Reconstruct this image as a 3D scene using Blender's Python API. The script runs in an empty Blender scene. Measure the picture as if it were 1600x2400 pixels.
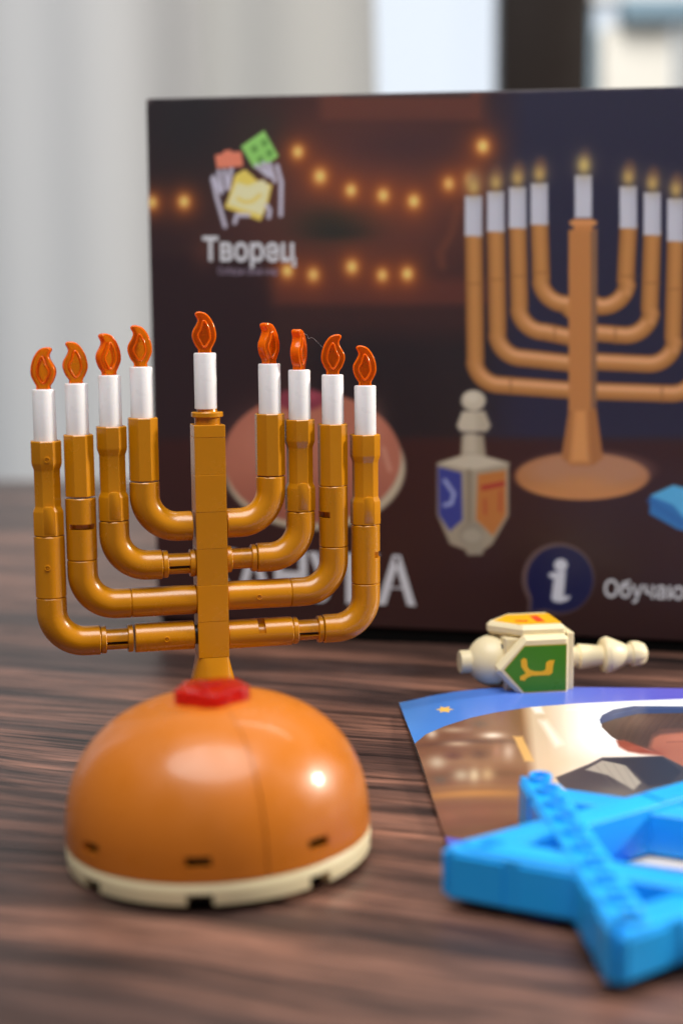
import bpy, bmesh, math, random
import numpy as np
from mathutils import Matrix, Vector

random.seed(4)
rng = np.random.default_rng(7)
S = 0.001                                   # everything below is written in millimetres
RAD = math.radians
scene = bpy.context.scene
COL = scene.collection

# ------------------------------------------------------------------ camera
CAM_H, PITCH, ROLL, FPX = 113.0, RAD(7.89), RAD(0.42), 50.0 / 36.0 * 2400
fw = np.array([0, math.cos(PITCH), -math.sin(PITCH)])
dn = np.array([0, -math.sin(PITCH), -math.cos(PITCH)])
rt = np.array([1.0, 0, 0])
rt, dn = math.cos(ROLL) * rt + math.sin(ROLL) * dn, -math.sin(ROLL) * rt + math.cos(ROLL) * dn
cam_data = bpy.data.cameras.new('camera')
cam = bpy.data.objects.new('camera', cam_data)
COL.objects.link(cam)
M = Matrix.Identity(4)
for i in range(3):
    M[i][0], M[i][1], M[i][2] = rt[i], -dn[i], -fw[i]
M[2][3] = CAM_H * S
cam.matrix_world = M
cam_data.sensor_fit = 'VERTICAL'
cam_data.sensor_height = 36
cam_data.sensor_width = 24
cam_data.lens = 50
cam_data.clip_start = 0.01
cam_data.clip_end = 100
cam_data.dof.use_dof = True
cam_data.dof.focus_distance = 0.372
cam_data.dof.aperture_fstop = 6.4
scene.camera = cam

# ------------------------------------------------------------------ light of the room
world = bpy.data.worlds.new('World')
scene.world = world
world.use_nodes = True
bgn = world.node_tree.nodes['Background']
bgn.inputs[0].default_value = (0.93, 0.96, 1.0, 1)
bgn.inputs[1].default_value = 0.09


def area(name, loc, target, sx, sy, power, color=(1, 1, 1)):
    d = bpy.data.lights.new(name, 'AREA')
    d.shape = 'RECTANGLE'
    d.size, d.size_y, d.energy, d.color = sx, sy, power, color
    o = bpy.data.objects.new(name, d)
    o.location = loc
    o.rotation_euler = (Vector(target) - Vector(loc)).to_track_quat('-Z', 'Y').to_euler()
    COL.objects.link(o)
    return o


area('ceiling_light', (-0.06, 0.05, 1.05), (-0.03, 0.30, 0), 1.10, 0.80, 15.5, (1, 0.98, 0.96)).data.shape = 'ELLIPSE'
area('window_light', (1.75, 0.60, 0.78), (0.0, 0.35, 0.05), 0.22, 0.24, 38.0, (1.0, 0.93, 0.82))
vs = scene.view_settings
vs.view_transform, vs.look, vs.exposure, vs.gamma = 'Standard', 'None', 0.14, 1.0
scene.render.engine = 'CYCLES'
scene.cycles.use_denoising = True
scene.cycles.max_bounces = 14
scene.cycles.transmission_bounces = 12
scene.cycles.transparent_max_bounces = 16
scene.cycles.caustics_reflective = False
scene.cycles.sample_clamp_indirect = 4.0


# ------------------------------------------------------------------ helpers
def lin(c):
    c = np.asarray(c, float) / 255.0
    return np.where(c <= 0.04045, c / 12.92, ((c + 0.055) / 1.055) ** 2.4)


def nd(nt, typ, **kw):
    n = nt.nodes.new(typ)
    for k, v in kw.items():
        if k in n.inputs:
            n.inputs[k].default_value = v
        else:
            setattr(n, k, v)
    return n


def plastic(name, color, rough=0.3, metallic=0.0, coat=0.0, trans=0.0, ior=1.46, mottling=0.06,
            sss=0.0, bump=0.0, scale=120.0, spec=0.5, smudge=0.2, vary=0.0):
    m = bpy.data.materials.new(name)
    m.use_nodes = True
    nt = m.node_tree
    b = nt.nodes['Principled BSDF']
    tc = nd(nt, 'ShaderNodeTexCoord')
    nz = nd(nt, 'ShaderNodeTexNoise', Scale=scale, Detail=4.0)
    nt.links.new(tc.outputs['Object'], nz.inputs['Vector'])
    mx = nd(nt, 'ShaderNodeMix', data_type='RGBA')
    mx.inputs[6].default_value = (*[c * (1 - mottling) for c in color], 1)
    mx.inputs[7].default_value = (*[min(1, c * (1 + mottling)) for c in color], 1)
    nt.links.new(nz.outputs[0], mx.inputs[0])
    oi = nd(nt, 'ShaderNodeObjectInfo')
    rv = nd(nt, 'ShaderNodeMapRange')
    rv.inputs[3].default_value, rv.inputs[4].default_value = 1 - vary, 1 + vary
    nt.links.new(oi.outputs['Random'], rv.inputs[0])
    hs = nd(nt, 'ShaderNodeHueSaturation')
    nt.links.new(rv.outputs[0], hs.inputs['Value'])
    nt.links.new(mx.outputs[2], hs.inputs['Color'])
    nt.links.new(hs.outputs[0], b.inputs['Base Color'])
    mr = nd(nt, 'ShaderNodeMapRange')
    mr.inputs[1].default_value, mr.inputs[2].default_value = 0.3, 0.7
    mr.inputs[3].default_value = rough * (1 - smudge)
    mr.inputs[4].default_value = rough * (1 + smudge)
    nz2 = nd(nt, 'ShaderNodeTexNoise', Scale=scale * 0.9, Detail=8.0, Roughness=0.65)
    nt.links.new(tc.outputs['Object'], nz2.inputs['Vector'])
    nt.links.new(nz2.outputs[0], mr.inputs[0])
    nt.links.new(mr.outputs[0], b.inputs['Roughness'])
    b.inputs['Metallic'].default_value = metallic
    b.inputs['Coat Weight'].default_value = coat
    b.inputs['Coat Roughness'].default_value = 0.07
    b.inputs['Transmission Weight'].default_value = trans
    b.inputs['IOR'].default_value = ior
    b.inputs['Specular IOR Level'].default_value = spec
    if sss:
        b.inputs['Subsurface Weight'].default_value = sss
        b.inputs['Subsurface Radius'].default_value = (0.002, 0.0012, 0.0008)
        b.inputs['Subsurface Scale'].default_value = 0.6
    if bump:
        bp = nd(nt, 'ShaderNodeBump', Strength=bump, Distance=0.0002)
        nt.links.new(nz2.outputs[0], bp.inputs['Height'])
        nt.links.new(bp.outputs[0], b.inputs['Normal'])
    return m


def printed(name, rough=0.35, coat=0.3, bump=0.03):
    m = bpy.data.materials.new(name)
    m.use_nodes = True
    nt = m.node_tree
    b = nt.nodes['Principled BSDF']
    at = nd(nt, 'ShaderNodeAttribute', attribute_name='print')
    nt.links.new(at.outputs['Color'], b.inputs['Base Color'])
    b.inputs['Roughness'].default_value = rough
    b.inputs['Coat Weight'].default_value = coat
    b.inputs['Coat Roughness'].default_value = 0.2
    tc = nd(nt, 'ShaderNodeTexCoord')
    nz = nd(nt, 'ShaderNodeTexNoise', Scale=900.0, Detail=3.0)
    nt.links.new(tc.outputs['Object'], nz.inputs['Vector'])
    bp = nd(nt, 'ShaderNodeBump', Strength=bump, Distance=0.0002)
    nt.links.new(nz.outputs[0], bp.inputs['Height'])
    nt.links.new(bp.outputs[0], b.inputs['Normal'])
    return m


def mesh_obj(name, V, F, mat, parent=None, smooth=38, loc=None):
    me = bpy.data.meshes.new(name)
    me.from_pydata([tuple(v) for v in (np.asarray(V, float) * S)], [], [tuple(int(i) for i in f) for f in F])
    me.validate()
    if smooth:
        me.polygons.foreach_set('use_smooth', [True] * len(me.polygons))
        me.set_sharp_from_angle(angle=RAD(smooth))
    me.materials.append(mat)
    o = bpy.data.objects.new(name, me)
    COL.objects.link(o)
    if parent is not None:
        o.parent = parent
    if loc is not None:
        o.location = [c * S for c in loc]
    return o


def copy_part(o, parent, loc=None, rz=None):
    c = o.copy()
    COL.objects.link(c)
    c.parent = parent
    if loc is not None:
        c.location = [v * S for v in loc]
    if rz is not None:
        c.rotation_euler[2] = rz
    return c


def empty(name, loc, rz=0.0):
    o = bpy.data.objects.new(name, None)
    o.empty_display_size = 0.01
    o.location = [c * S for c in loc]
    o.rotation_euler = (0, 0, rz)
    COL.objects.link(o)
    return o


def tag(o, label=None, cat=None, kind=None, group=None):
    for k, v in (('label', label), ('category', cat), ('kind', kind), ('group', group)):
        if v:
            o[k] = v
    return o


def join(*parts):
    V, F, n = [], [], 0
    for v, f in parts:
        V.extend([tuple(p) for p in v])
        F.extend([tuple(i + n for i in q) for q in f])
        n += len(v)
    return V, F


def xf(vf, R=None, t=(0, 0, 0)):
    V = np.asarray(vf[0], float)
    if R is not None:
        V = V @ np.asarray(R).T
    return V + np.asarray(t, float), vf[1]


def rot(axis, a):
    c, s = math.cos(a), math.sin(a)
    return np.array({'x': [[1, 0, 0], [0, c, -s], [0, s, c]], 'y': [[c, 0, s], [0, 1, 0], [-s, 0, c]],
                     'z': [[c, -s, 0], [s, c, 0], [0, 0, 1]]}[axis])


TOX = np.array([[0, 0, 1], [1, 0, 0], [0, 1, 0]], float)      # a lathe along z becomes one along x


def lathe(prof, n=48, cap=True, fac=None):
    """prof: [(r, z)...]; fac(i) scales the radius by direction."""
    V, F = [], []
    for r, z in prof:
        for k in range(n):
            a = 2 * math.pi * k / n
            V.append((r * math.cos(a), r * math.sin(a), z))
    for j in range(len(prof) - 1):
        for k in range(n):
            k2 = (k + 1) % n
            F.append((j * n + k, j * n + k2, (j + 1) * n + k2, (j + 1) * n + k))
    if cap:
        F.append(tuple(range(n - 1, -1, -1)))
        F.append(tuple((len(prof) - 1) * n + k for k in range(n)))
    return V, F


def octagon(prof, ph=math.pi / 8):
    """prof: [(across flats, z)...]"""
    V, F = [], []
    n = 8
    for w, z in prof:
        r = w / 2 / math.cos(math.pi / 8)
        for k in range(n):
            a = ph + 2 * math.pi * k / n
            V.append((r * math.cos(a), r * math.sin(a), z))
    for j in range(len(prof) - 1):
        for k in range(n):
            k2 = (k + 1) % n
            F.append((j * n + k, j * n + k2, (j + 1) * n + k2, (j + 1) * n + k))
    F.append(tuple(range(n - 1, -1, -1)))
    F.append(tuple((len(prof) - 1) * n + k for k in range(n)))
    return V, F


def bevel_vf(V, F, width, seg=2, angle=30):
    bm = bmesh.new()
    vs_ = [bm.verts.new(v) for v in V]
    for f in F:
        try:
            bm.faces.new([vs_[i] for i in f])
        except ValueError:
            pass
    bm.normal_update()
    es = [e for e in bm.edges if len(e.link_faces) == 2 and e.calc_face_angle() > RAD(angle)]
    bmesh.ops.bevel(bm, geom=es, offset=width, segments=seg, affect='EDGES', profile=0.5, clamp_overlap=True)
    bmesh.ops.recalc_face_normals(bm, faces=bm.faces[:])
    bm.verts.index_update()
    V2 = [tuple(v.co) for v in bm.verts]
    F2 = [tuple(v.index for v in f.verts) for f in bm.faces]
    bm.free()
    return V2, F2


FLAT = 18


def boxvf(x0, x1, y0, y1, z0, z1, bev=0.15, seg=2):
    V = [(x, y, z) for x in (x0, x1) for y in (y0, y1) for z in (z0, z1)]
    F = [(0, 1, 3, 2), (4, 6, 7, 5), (0, 4, 5, 1), (2, 3, 7, 6), (0, 2, 6, 4), (1, 5, 7, 3)]
    return bevel_vf(V, F, bev, seg) if bev else (V, F)


def prism(poly, z0, z1, bev=0.0, seg=2, angle=30):
    n = len(poly)
    V = [(x, y, z0) for x, y in poly] + [(x, y, z1) for x, y in poly]
    F = [tuple(range(n - 1, -1, -1)), tuple(range(n, 2 * n))]
    F += [(k, (k + 1) % n, n + (k + 1) % n, n + k) for k in range(n)]
    return bevel_vf(V, F, bev, seg, angle) if bev else (V, F)


def slot_tube(r, z0, z1, slots=(), rin=None, n=72, ch=0.22):
    """round tube along z; slots [(a0, a1, za, zb)] in degrees are cut right through its wall to rin."""
    rin = rin or r - 1.0
    zs = sorted({z0 + ch, z1 - ch, *[s[2] for s in slots], *[s[3] for s in slots]})
    angs = sorted({round(360 * k / n, 4) for k in range(n)} | {a % 360 for s in slots for a in s[:2]})
    m = len(angs)
    rows = [(r - ch, z0)] + [(r, z) for z in zs] + [(r - ch, z1)]
    V = [(q * math.cos(RAD(a)), q * math.sin(RAD(a)), z) for q, z in rows for a in angs]
    F = []

    def inside(a, z):
        for a0, a1, za, zb in slots:
            if za < z < zb and ((a - a0) % 360) < ((a1 - a0) % 360):
                return True
        return False
    keep = {}
    for j in range(len(rows) - 1):
        for k in range(m):
            a2 = angs[(k + 1) % m] + (360 if k == m - 1 else 0)
            keep[j, k] = not inside((angs[k] + a2) / 2, (rows[j][1] + rows[j + 1][1]) / 2)
            if keep[j, k]:
                k2 = (k + 1) % m
                F.append((j * m + k, j * m + k2, (j + 1) * m + k2, (j + 1) * m + k))
    F.append(tuple(range(m - 1, -1, -1)))
    F.append(tuple((len(rows) - 1) * m + k for k in range(m)))
    for (j, k), ok in keep.items():                       # walls of the cut-outs and their floor
        if ok:
            continue
        k2 = (k + 1) % m
        c = [(j, k), (j, k2), (j + 1, k2), (j + 1, k)]
        base = len(V)
        for (jj, kk) in c:
            a = RAD(angs[kk])
            V.append((rin * math.cos(a), rin * math.sin(a), rows[jj][1]))
        F.append((base, base + 1, base + 2, base + 3))
        nb = [(j - 1, k), (j, (k + 1) % m), (j + 1, k), (j, (k - 1) % m)]
        for e, q in enumerate(nb):
            if keep.get(q, True):
                p0, p1 = c[e], c[(e + 1) % 4]
                F.append((p0[0] * m + p0[1], p1[0] * m + p1[1], base + (e + 1) % 4, base + e))
    return V, F


def sweep(path, radii, n=40):
    """circle swept along a path in the xz plane"""
    V, F = [], []
    P = np.array(path, float)
    for i in range(len(P)):
        t = P[min(i + 1, len(P) - 1)] - P[max(i - 1, 0)]
        t /= np.linalg.norm(t)
        n1 = np.array([-t[1], t[0]])
        for k in range(n):
            a = 2 * math.pi * k / n
            q = P[i] + n1 * math.cos(a) * radii[i]
            V.append((q[0], math.sin(a) * radii[i], q[1]))
    for j in range(len(P) - 1):
        for k in range(n):
            k2 = (k + 1) % n
            F.append((j * n + k, j * n + k2, (j + 1) * n + k2, (j + 1) * n + k))
    F.append(tuple(range(n - 1, -1, -1)))
    F.append(tuple((len(P) - 1) * n + k for k in range(n)))
    return V, F


def spline(pts, sub=6):
    """closed Catmull-Rom"""
    P = np.array(pts, float)
    n = len(P)
    out = []
    for i in range(n):
        p0, p1, p2, p3 = P[i - 1], P[i], P[(i + 1) % n], P[(i + 2) % n]
        for s in range(sub):
            t = s / sub
            out.append(0.5 * ((2 * p1) + (-p0 + p2) * t + (2 * p0 - 5 * p1 + 4 * p2 - p3) * t * t
                              + (-p0 + 3 * p1 - 3 * p2 + p3) * t ** 3))
    return np.array(out)


def tinted(name, through, body, milky):
    """clear coloured plastic that also scatters a little light inside"""
    m = bpy.data.materials.new(name)
    m.use_nodes = True
    nt = m.node_tree
    b = nt.nodes['Principled BSDF']
    b.inputs['Base Color'].default_value = (*through, 1)
    b.inputs['Roughness'].default_value = 0.06
    b.inputs['IOR'].default_value = 1.36
    b.inputs['Transmission Weight'].default_value = 1.0
    tc = nd(nt, 'ShaderNodeTexCoord')
    nz = nd(nt, 'ShaderNodeTexNoise', Scale=250.0, Detail=2.0)
    nt.links.new(tc.outputs['Object'], nz.inputs['Vector'])
    mr = nd(nt, 'ShaderNodeMapRange')
    mr.inputs[3].default_value, mr.inputs[4].default_value = milky - 0.08, milky + 0.08
    nt.links.new(nz.outputs[0], mr.inputs[0])
    tr = nd(nt, 'ShaderNodeBsdfTranslucent')
    tr.inputs[0].default_value = (*body, 1)
    df = nd(nt, 'ShaderNodeBsdfPrincipled')
    df.inputs['Base Color'].default_value = (*body, 1)
    df.inputs['Roughness'].default_value = 0.12
    m1 = nd(nt, 'ShaderNodeMixShader')
    m1.inputs[0].default_value = 0.62
    nt.links.new(tr.outputs[0], m1.inputs[1])
    nt.links.new(df.outputs[0], m1.inputs[2])
    m2 = nd(nt, 'ShaderNodeMixShader')
    nt.links.new(mr.outputs[0], m2.inputs[0])
    nt.links.new(b.outputs[0], m2.inputs[1])
    nt.links.new(m1.outputs[0], m2.inputs[2])
    nt.links.new(m2.outputs[0], nt.nodes['Material Output'].inputs['Surface'])
    return m


# ------------------------------------------------------------------ materials
GOLD = plastic('pearl_gold_plastic', (0.54, 0.208, 0.0008), 0.26, spec=0.8, mottling=0.05, smudge=0.12, vary=0.08)
WHITE = plastic('white_plastic', (0.82, 0.81, 0.82), 0.30, sss=0.15, mottling=0.015)
FLAME = tinted('clear_orange_plastic', (1.0, 0.38, 0.008), (1.0, 0.21, 0.002), 0.36)
FLAME_LIT_RIM = tinted('edge_lit_orange_plastic', (1.0, 0.32, 0.006), (1.0, 0.20, 0.002), 0.90)  # milkier copy of the flame plastic, imitates light piped to the edges
RED = tinted('clear_red_plastic', (1.0, 0.09, 0.09), (0.78, 0.012, 0.012), 0.32)
ORANGE = plastic('caramel_plastic', (0.52, 0.148, 0.011), 0.36, coat=0.22, mottling=0.05, smudge=0.35)
CREAM = plastic('cream_plastic', (0.77, 0.665, 0.42), 0.38, mottling=0.03, sss=0.08)
BLUE = plastic('azure_plastic', (0.015, 0.40, 0.95), 0.38, mottling=0.03, smudge=0.3, sss=0.05, vary=0.05)
BLACK = plastic('black_plastic', (0.008, 0.008, 0.009), 0.4)
CARTON = plastic('dark_carton', (0.05, 0.04, 0.045), 0.5)
UNDER = plastic('gap_shade_black', (0.004, 0.004, 0.004), 0.8, spec=0.1)  # near-black that puts the shade under the carton into the colour
PAPER = plastic('white_paper', (0.75, 0.75, 0.75), 0.6)
INKWHITE = plastic('white_ink', (0.72, 0.74, 0.80), 0.45, mottling=0.02)
INKLILAC = plastic('lilac_ink', (0.30, 0.24, 0.33), 0.45, mottling=0.02)
GREEN = plastic('green_sticker', (0.04, 0.20, 0.007), 0.32, mottling=0.05)
STICKY = plastic('yellow_sticker', (0.80, 0.42, 0.01), 0.32, mottling=0.03)
STICKR = plastic('red_sticker', (0.70, 0.06, 0.02), 0.32, mottling=0.03)
OLIVE = plastic('olive_sticker_edge', (0.42, 0.33, 0.03), 0.35, mottling=0.03)

# ------------------------------------------------------------------ table
wood = bpy.data.materials.new('walnut_laminate')
wood.use_nodes = True
nt = wood.node_tree
b = nt.nodes['Principled BSDF']
tc = nd(nt, 'ShaderNodeTexCoord')
mp0 = nd(nt, 'ShaderNodeMapping')
mp0.inputs['Rotation'].default_value = (0, 0, RAD(18.0))
nt.links.new(tc.outputs['Object'], mp0.inputs['Vector'])


wob = nd(nt, 'ShaderNodeTexNoise', Scale=9.0, Detail=2.0)
nt.links.new(tc.outputs['Object'], wob.inputs['Vector'])
wsub = nd(nt, 'ShaderNodeVectorMath', operation='SUBTRACT')
nt.links.new(wob.outputs['Color'], wsub.inputs[0])
wsub.inputs[1].default_value = (0.5, 0.5, 0.5)
wmul = nd(nt, 'ShaderNodeVectorMath', operation='MULTIPLY')
nt.links.new(wsub.outputs[0], wmul.inputs[0])
wmul.inputs[1].default_value = (0.0, 0.016, 0.0)
wadd = nd(nt, 'ShaderNodeVectorMath', operation='ADD')
nt.links.new(mp0.outputs[0], wadd.inputs[0])
nt.links.new(wmul.outputs[0], wadd.inputs[1])


def stretched(sx, sy, detail, rough, dist=0.0, off=0.0):
    mp = nd(nt, 'ShaderNodeMapping')
    mp.inputs['Scale'].default_value = (sx, sy, 1)
    mp.inputs['Location'].default_value = (off, off * 1.7, 0)
    nt.links.new(wadd.outputs[0], mp.inputs['Vector'])
    nz = nd(nt, 'ShaderNodeTexNoise', Scale=1.0, Detail=detail, Roughness=rough, Distortion=dist)
    nt.links.new(mp.outputs[0], nz.inputs['Vector'])
    return nz


def ramp(src, stops):
    r = nd(nt, 'ShaderNodeValToRGB')
    els = r.color_ramp.elements
    while len(els) < len(stops):
        els.new(0.5)
    for e, (p, c) in zip(els, stops):
        e.position = p
        e.color = (*c, 1)
    nt.links.new(src.outputs[0], r.inputs[0])
    return r


def mixc(a, bb, fac, mode='MIX'):
    m = nd(nt, 'ShaderNodeMix', data_type='RGBA', blend_type=mode)
    if isinstance(fac, float):
        m.inputs[0].default_value = fac
    else:
        nt.links.new(fac, m.inputs[0])
    for i, s_ in ((6, a), (7, bb)):
        if isinstance(s_, tuple):
            m.inputs[i].default_value = (*s_, 1)
        else:
            nt.links.new(s_, m.inputs[i])
    return m.outputs[2]


broad = stretched(3.0, 42.0, 3.0, 0.5, 0.6)
streak = stretched(9.0, 130.0, 6.0, 0.66, 0.4, 3.1)
fine = stretched(26.0, 600.0, 4.0, 0.65, 0.0, 7.3)
pores = stretched(45.0, 800.0, 2.0, 0.5, 0.0, 1.9)
c1 = ramp(broad, [(0.38, (0.072, 0.041, 0.035)), (0.60, (0.250, 0.128, 0.092))])
c2 = ramp(streak, [(0.37, (0.16, 0.16, 0.18)), (0.46, (0.66, 0.64, 0.64)), (0.62, (1.15, 1.08, 1.02))])
c3 = ramp(fine, [(0.40, (0.30, 0.29, 0.30)), (0.49, (0.95, 0.94, 0.93)), (0.62, (1.2, 1.16, 1.12))])
col = mixc(c1.outputs[0], c2.outputs[0], 0.92, 'MULTIPLY')
col = mixc(col, c3.outputs[0], 0.9, 'MULTIPLY')
lines = stretched(9.0, 260.0, 5.0, 0.66, 0.25, 11.7)
c5 = ramp(lines, [(0.37, (0.22, 0.21, 0.22)), (0.425, (0.85, 0.84, 0.84)), (0.6, (1.06, 1.04, 1.02))])
col = mixc(col, c5.outputs[0], 0.9, 'MULTIPLY')
c4 = ramp(pores, [(0.34, (0.35, 0.34, 0.35)), (0.41, (1, 1, 1))])
col = mixc(col, c4.outputs[0], 0.8, 'MULTIPLY')
nt.links.new(col, b.inputs['Base Color'])
rr = nd(nt, 'ShaderNodeMapRange')
rr.inputs[3].default_value, rr.inputs[4].default_value = 0.46, 0.30
nt.links.new(streak.outputs[0], rr.inputs[0])
nt.links.new(rr.outputs[0], b.inputs['Roughness'])
b.inputs['Specular IOR Level'].default_value = 0.5
bp = nd(nt, 'ShaderNodeBump', Strength=0.25, Distance=0.0003)
nt.links.new(fine.outputs[0], bp.inputs['Height'])
bp2 = nd(nt, 'ShaderNodeBump', Strength=0.3, Distance=0.0005)
nt.links.new(streak.outputs[0], bp2.inputs['Height'])
nt.links.new(bp.outputs[0], bp2.inputs['Normal'])
nt.links.new(bp2.outputs[0], b.inputs['Normal'])

ta = RAD(-4.0)
table = mesh_obj('table', *xf(boxvf(-1100, 1100, -960, 0, -32, 0, 1.5), rot('z', ta), (-150, 985, 0)), wood)
tag(table, kind='structure')

# ------------------------------------------------------------------ menorah
MY = RAD(13.35)
MX, MYY = -34.39, 366.98
menorah = empty('toy_menorah', (MX, MYY, 0), MY)
tag(menorah, 'gold nine branched brick-built candelabrum with white candles and orange flames', 'candelabrum')

# foot and column
mesh_obj('foot_dish', *lathe([(1, 1.2), (18, 0.4), (23.5, 0), (24, 0.6), (23.6, 1.6), (19, 3.8), (12, 5.2), (6, 5.4)], 96), GOLD, menorah)
V, F = [], []
n = 64
for z, r, e in ((5.4, 8.6, 2), (7.5, 8.5, 2), (14, 6.7, 2.2), (20, 5.2, 3.0), (23.2, 4.35, 5.0), (24.45, 4.0, 9.0)):
    for k in range(n):
        a = 2 * math.pi * k / n
        ca, sa = math.cos(a), math.sin(a)
        q = r / (abs(ca) ** e + abs(sa) ** e) ** (1 / e)
        V.append((q * ca, q * sa, z))
for j in range(5):
    for k in range(n):
        F.append((j * n + k, j * n + (k + 1) % n, (j + 1) * n + (k + 1) % n, (j + 1) * n + k))
F += [tuple(range(n - 1, -1, -1)), tuple(5 * n + k for k in range(n))]
mesh_obj('cone', V, F, GOLD, menorah)
brick_vf = boxvf(-4, 4, -4, 4, 0, 9.585, 0.09, 2)
zb = 24.5
b0 = None
for k in range(6):
    jx, ja = random.uniform(-.03, .03), RAD(random.uniform(-.12, .12))
    if b0 is None:
        b0 = mesh_obj('brick', *brick_vf, GOLD, menorah, FLAT, (jx, 0, zb))
        b0.rotation_euler[2] = ja
    else:
        copy_part(b0, menorah, (jx, random.uniform(-.04, .04), zb + 9.6 * k), ja)
plate = mesh_obj('plate', *boxvf(-4, 4, -4, 4, zb + 57.6, zb + 60.8, 0.14), GOLD, menorah, FLAT)
mesh_obj('candle_socket', *lathe([(3.35, 85.2), (3.35, 87.1), (3.9, 87.2), (4.12, 87.35), (4.12, 88.35), (3.95, 88.5),
                                  (2.7, 88.55), (2.6, 88.7), (2.6, 90.9)], 64), GOLD, menorah)

# flame
FL = spline([(-1.7, -1.2), (-1.7, 0.7), (-2.5, 1.9), (-3.2, 3.8), (-3.1, 5.4), (-2.1, 7.2), (-1.75, 8.4), (-2.35, 9.7),
             (-2.0, 10.35), (-0.9, 10.45), (0.7, 9.8), (2.1, 7.9), (2.85, 5.6), (2.9, 3.6), (2.2, 1.9), (1.6, 0.7), (1.6, -1.2)], 4)
FI = spline([(-0.1, 1.5), (-1.2, 2.9), (-1.65, 4.4), (-0.9, 6.0), (-0.15, 8.1), (0.8, 6.7), (1.3, 4.8), (1.2, 3.2)], 6)


def flame_vf(th=2.5):
    body = prism([tuple(p) for p in FL], -th / 2, th / 2, 0.42, 3, 40)
    parts = [body]
    for s in (-1, 1):                                   # raised outline of an inner flame on both faces
        nn = len(FI)
        V, F = [], []
        for i in range(nn):
            t = FI[(i + 1) % nn] - FI[i - 1]
            t /= np.linalg.norm(t)
            nrm = np.array([-t[1], t[0]])
            for k in range(6):
                a = math.pi * (k / 5)
                q = FI[i] + nrm * 0.28 * math.cos(a)
                V.append((q[0], q[1], s * (th / 2 - 0.05 + 0.3 * math.sin(a))))
        for i in range(nn):
            i2 = (i + 1) % nn
            for k in range(5):
                f = (i * 6 + k, i2 * 6 + k, i2 * 6 + k + 1, i * 6 + k + 1)
                F.append(f if s > 0 else f[::-1])
        parts.append((V, F))
    V, F = join(*parts)
    V = np.asarray(V)
    return np.stack([V[:, 0], -V[:, 2], V[:, 1]], 1), F


flame_proto = None
candle_proto = None


def candle(x, z, turn, mirror=False, y=0.0):
    global flame_proto, candle_proto
    h = 12.9
    if candle_proto is None:
        c = mesh_obj('candle', *lathe([(2.6, -1.5), (2.88, -1.4), (2.88, h - 0.35), (2.78, h - 0.1), (2.55, h), (1.9, h)], 56), WHITE, menorah)
        c.location = (x * S, y * S, z * S)
        f = mesh_obj('flame', *flame_vf(), FLAME, c, smooth=50)
        f.data.materials.append(FLAME_LIT_RIM)
        for pl in f.data.polygons:
            if abs(pl.normal.y) < 0.93 or len(pl.vertices) == 4 and pl.area < 2e-7:
                pl.material_index = 1  # edge faces and ridges get the copy made to look edge-lit
        candle_proto, flame_proto = c, f
    else:
        c = copy_part(candle_proto, menorah, (x, y, z))
        f = copy_part(flame_proto, c)
    f.location = (0, 0, h * S)
    f.rotation_euler = (0, 0, turn + (math.pi if mirror else 0))
    return c


candle(0.0 - 0.3, 90.75, RAD(-6))


def gate(x, y, z, axis):
    """tiny moulding mark: a ring with a dot"""
    v = join(lathe([(0.78, 0), (0.75, 0.22), (0.55, 0.25), (0.45, 0.03)], 20, False), lathe([(0.25, 0), (0.2, 0.18), (0.0, 0.22)], 12, False))
    R = rot('x', RAD(90)) if axis == 'front' else np.eye(3)
    return xf(v, R, (x, y, z))


def elbow(side, xv, zh, r=3.85):
    """vertical leg at x=xv, horizontal leg at height zh running to the column; reach 12 mm"""
    path, rad = [], []
    top = zh + 12.0
    for z, q in ((top, r - 0.22), (top - 0.22, r), (top - 2, r), (zh + 8.4, r)):
        path.append((0.0, z)); rad.append(q)
    for k in range(0, 19):
        a = math.pi / 2 * k / 18
        path.append((8.4 - 8.4 * math.cos(a), zh + 8.4 - 8.4 * math.sin(a))); rad.append(r)
    for x, q in ((10, r), (11.78, r), (12.0, r - 0.22)):
        path.append((x, zh)); rad.append(q)
    V, F = sweep(path, rad)
    V = np.asarray(V)
    V[:, 0] = xv - side * V[:, 0]
    if side > 0:
        F = [f[::-1] for f in F]
    return V, F


FRONT = 270.0


def vtube(x, z0, z1, slots=(), marks=()):
    v = slot_tube(3.87, z0, z1, slots, 2.5)
    v = xf(v, None, (x, 0, 0))
    ms = [gate(x + math.sin(RAD(a)) * 3.84, -3.84 * math.cos(RAD(a)), z, 'front') for a, z in marks]
    return mesh_obj('pipe', *join(v, *ms), GOLD, menorah)


def htube(x0, x1, z, slots=(), marks=(), r=3.84):
    v = slot_tube(r, x0, x1, slots, 2.45)
    v = xf(v, TOX, (0, 0, z))
    ms = [gate(mx, -r * 0.985, z + dz, 'front') for mx, dz in marks]
    return mesh_obj('pipe', *join(v, *ms), GOLD, menorah)


def coupler(x0, x1, z, slot=True, y=0.0):
    L = x1 - x0
    ca = 180.0 + 14.0                                # in the turned frame the front is 180 degrees, a bit below it 194
    sl = [(ca - 10, ca + 11, x0 + 1.5, x1 - 1.5)] if slot else []
    v = xf(slot_tube(2.75, x0 + 1.2, x1 - 1.2, sl, 2.0, ch=0.02), TOX, (0, y, z))
    fl = []
    for a, bq in ((x0, x0 + 1.45), (x1 - 1.45, x1)):
        w = lathe([(2.5, a), (3.45, a + 0.05), (3.62, a + 0.25), (3.62, bq - 0.25), (3.45, bq - 0.05), (2.6, bq)], 56, True)
        fl.append(xf(w, TOX, (0, y, z)))
    o = mesh_obj('coupler', *join(v, *fl), GOLD, menorah)
    if slot:
        mesh_obj('axle', *xf(lathe([(2.02, x0 + 1.6), (2.02, x1 - 1.6)], 32), TOX, (0, y, z)), BLACK, o)
    return o


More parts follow.
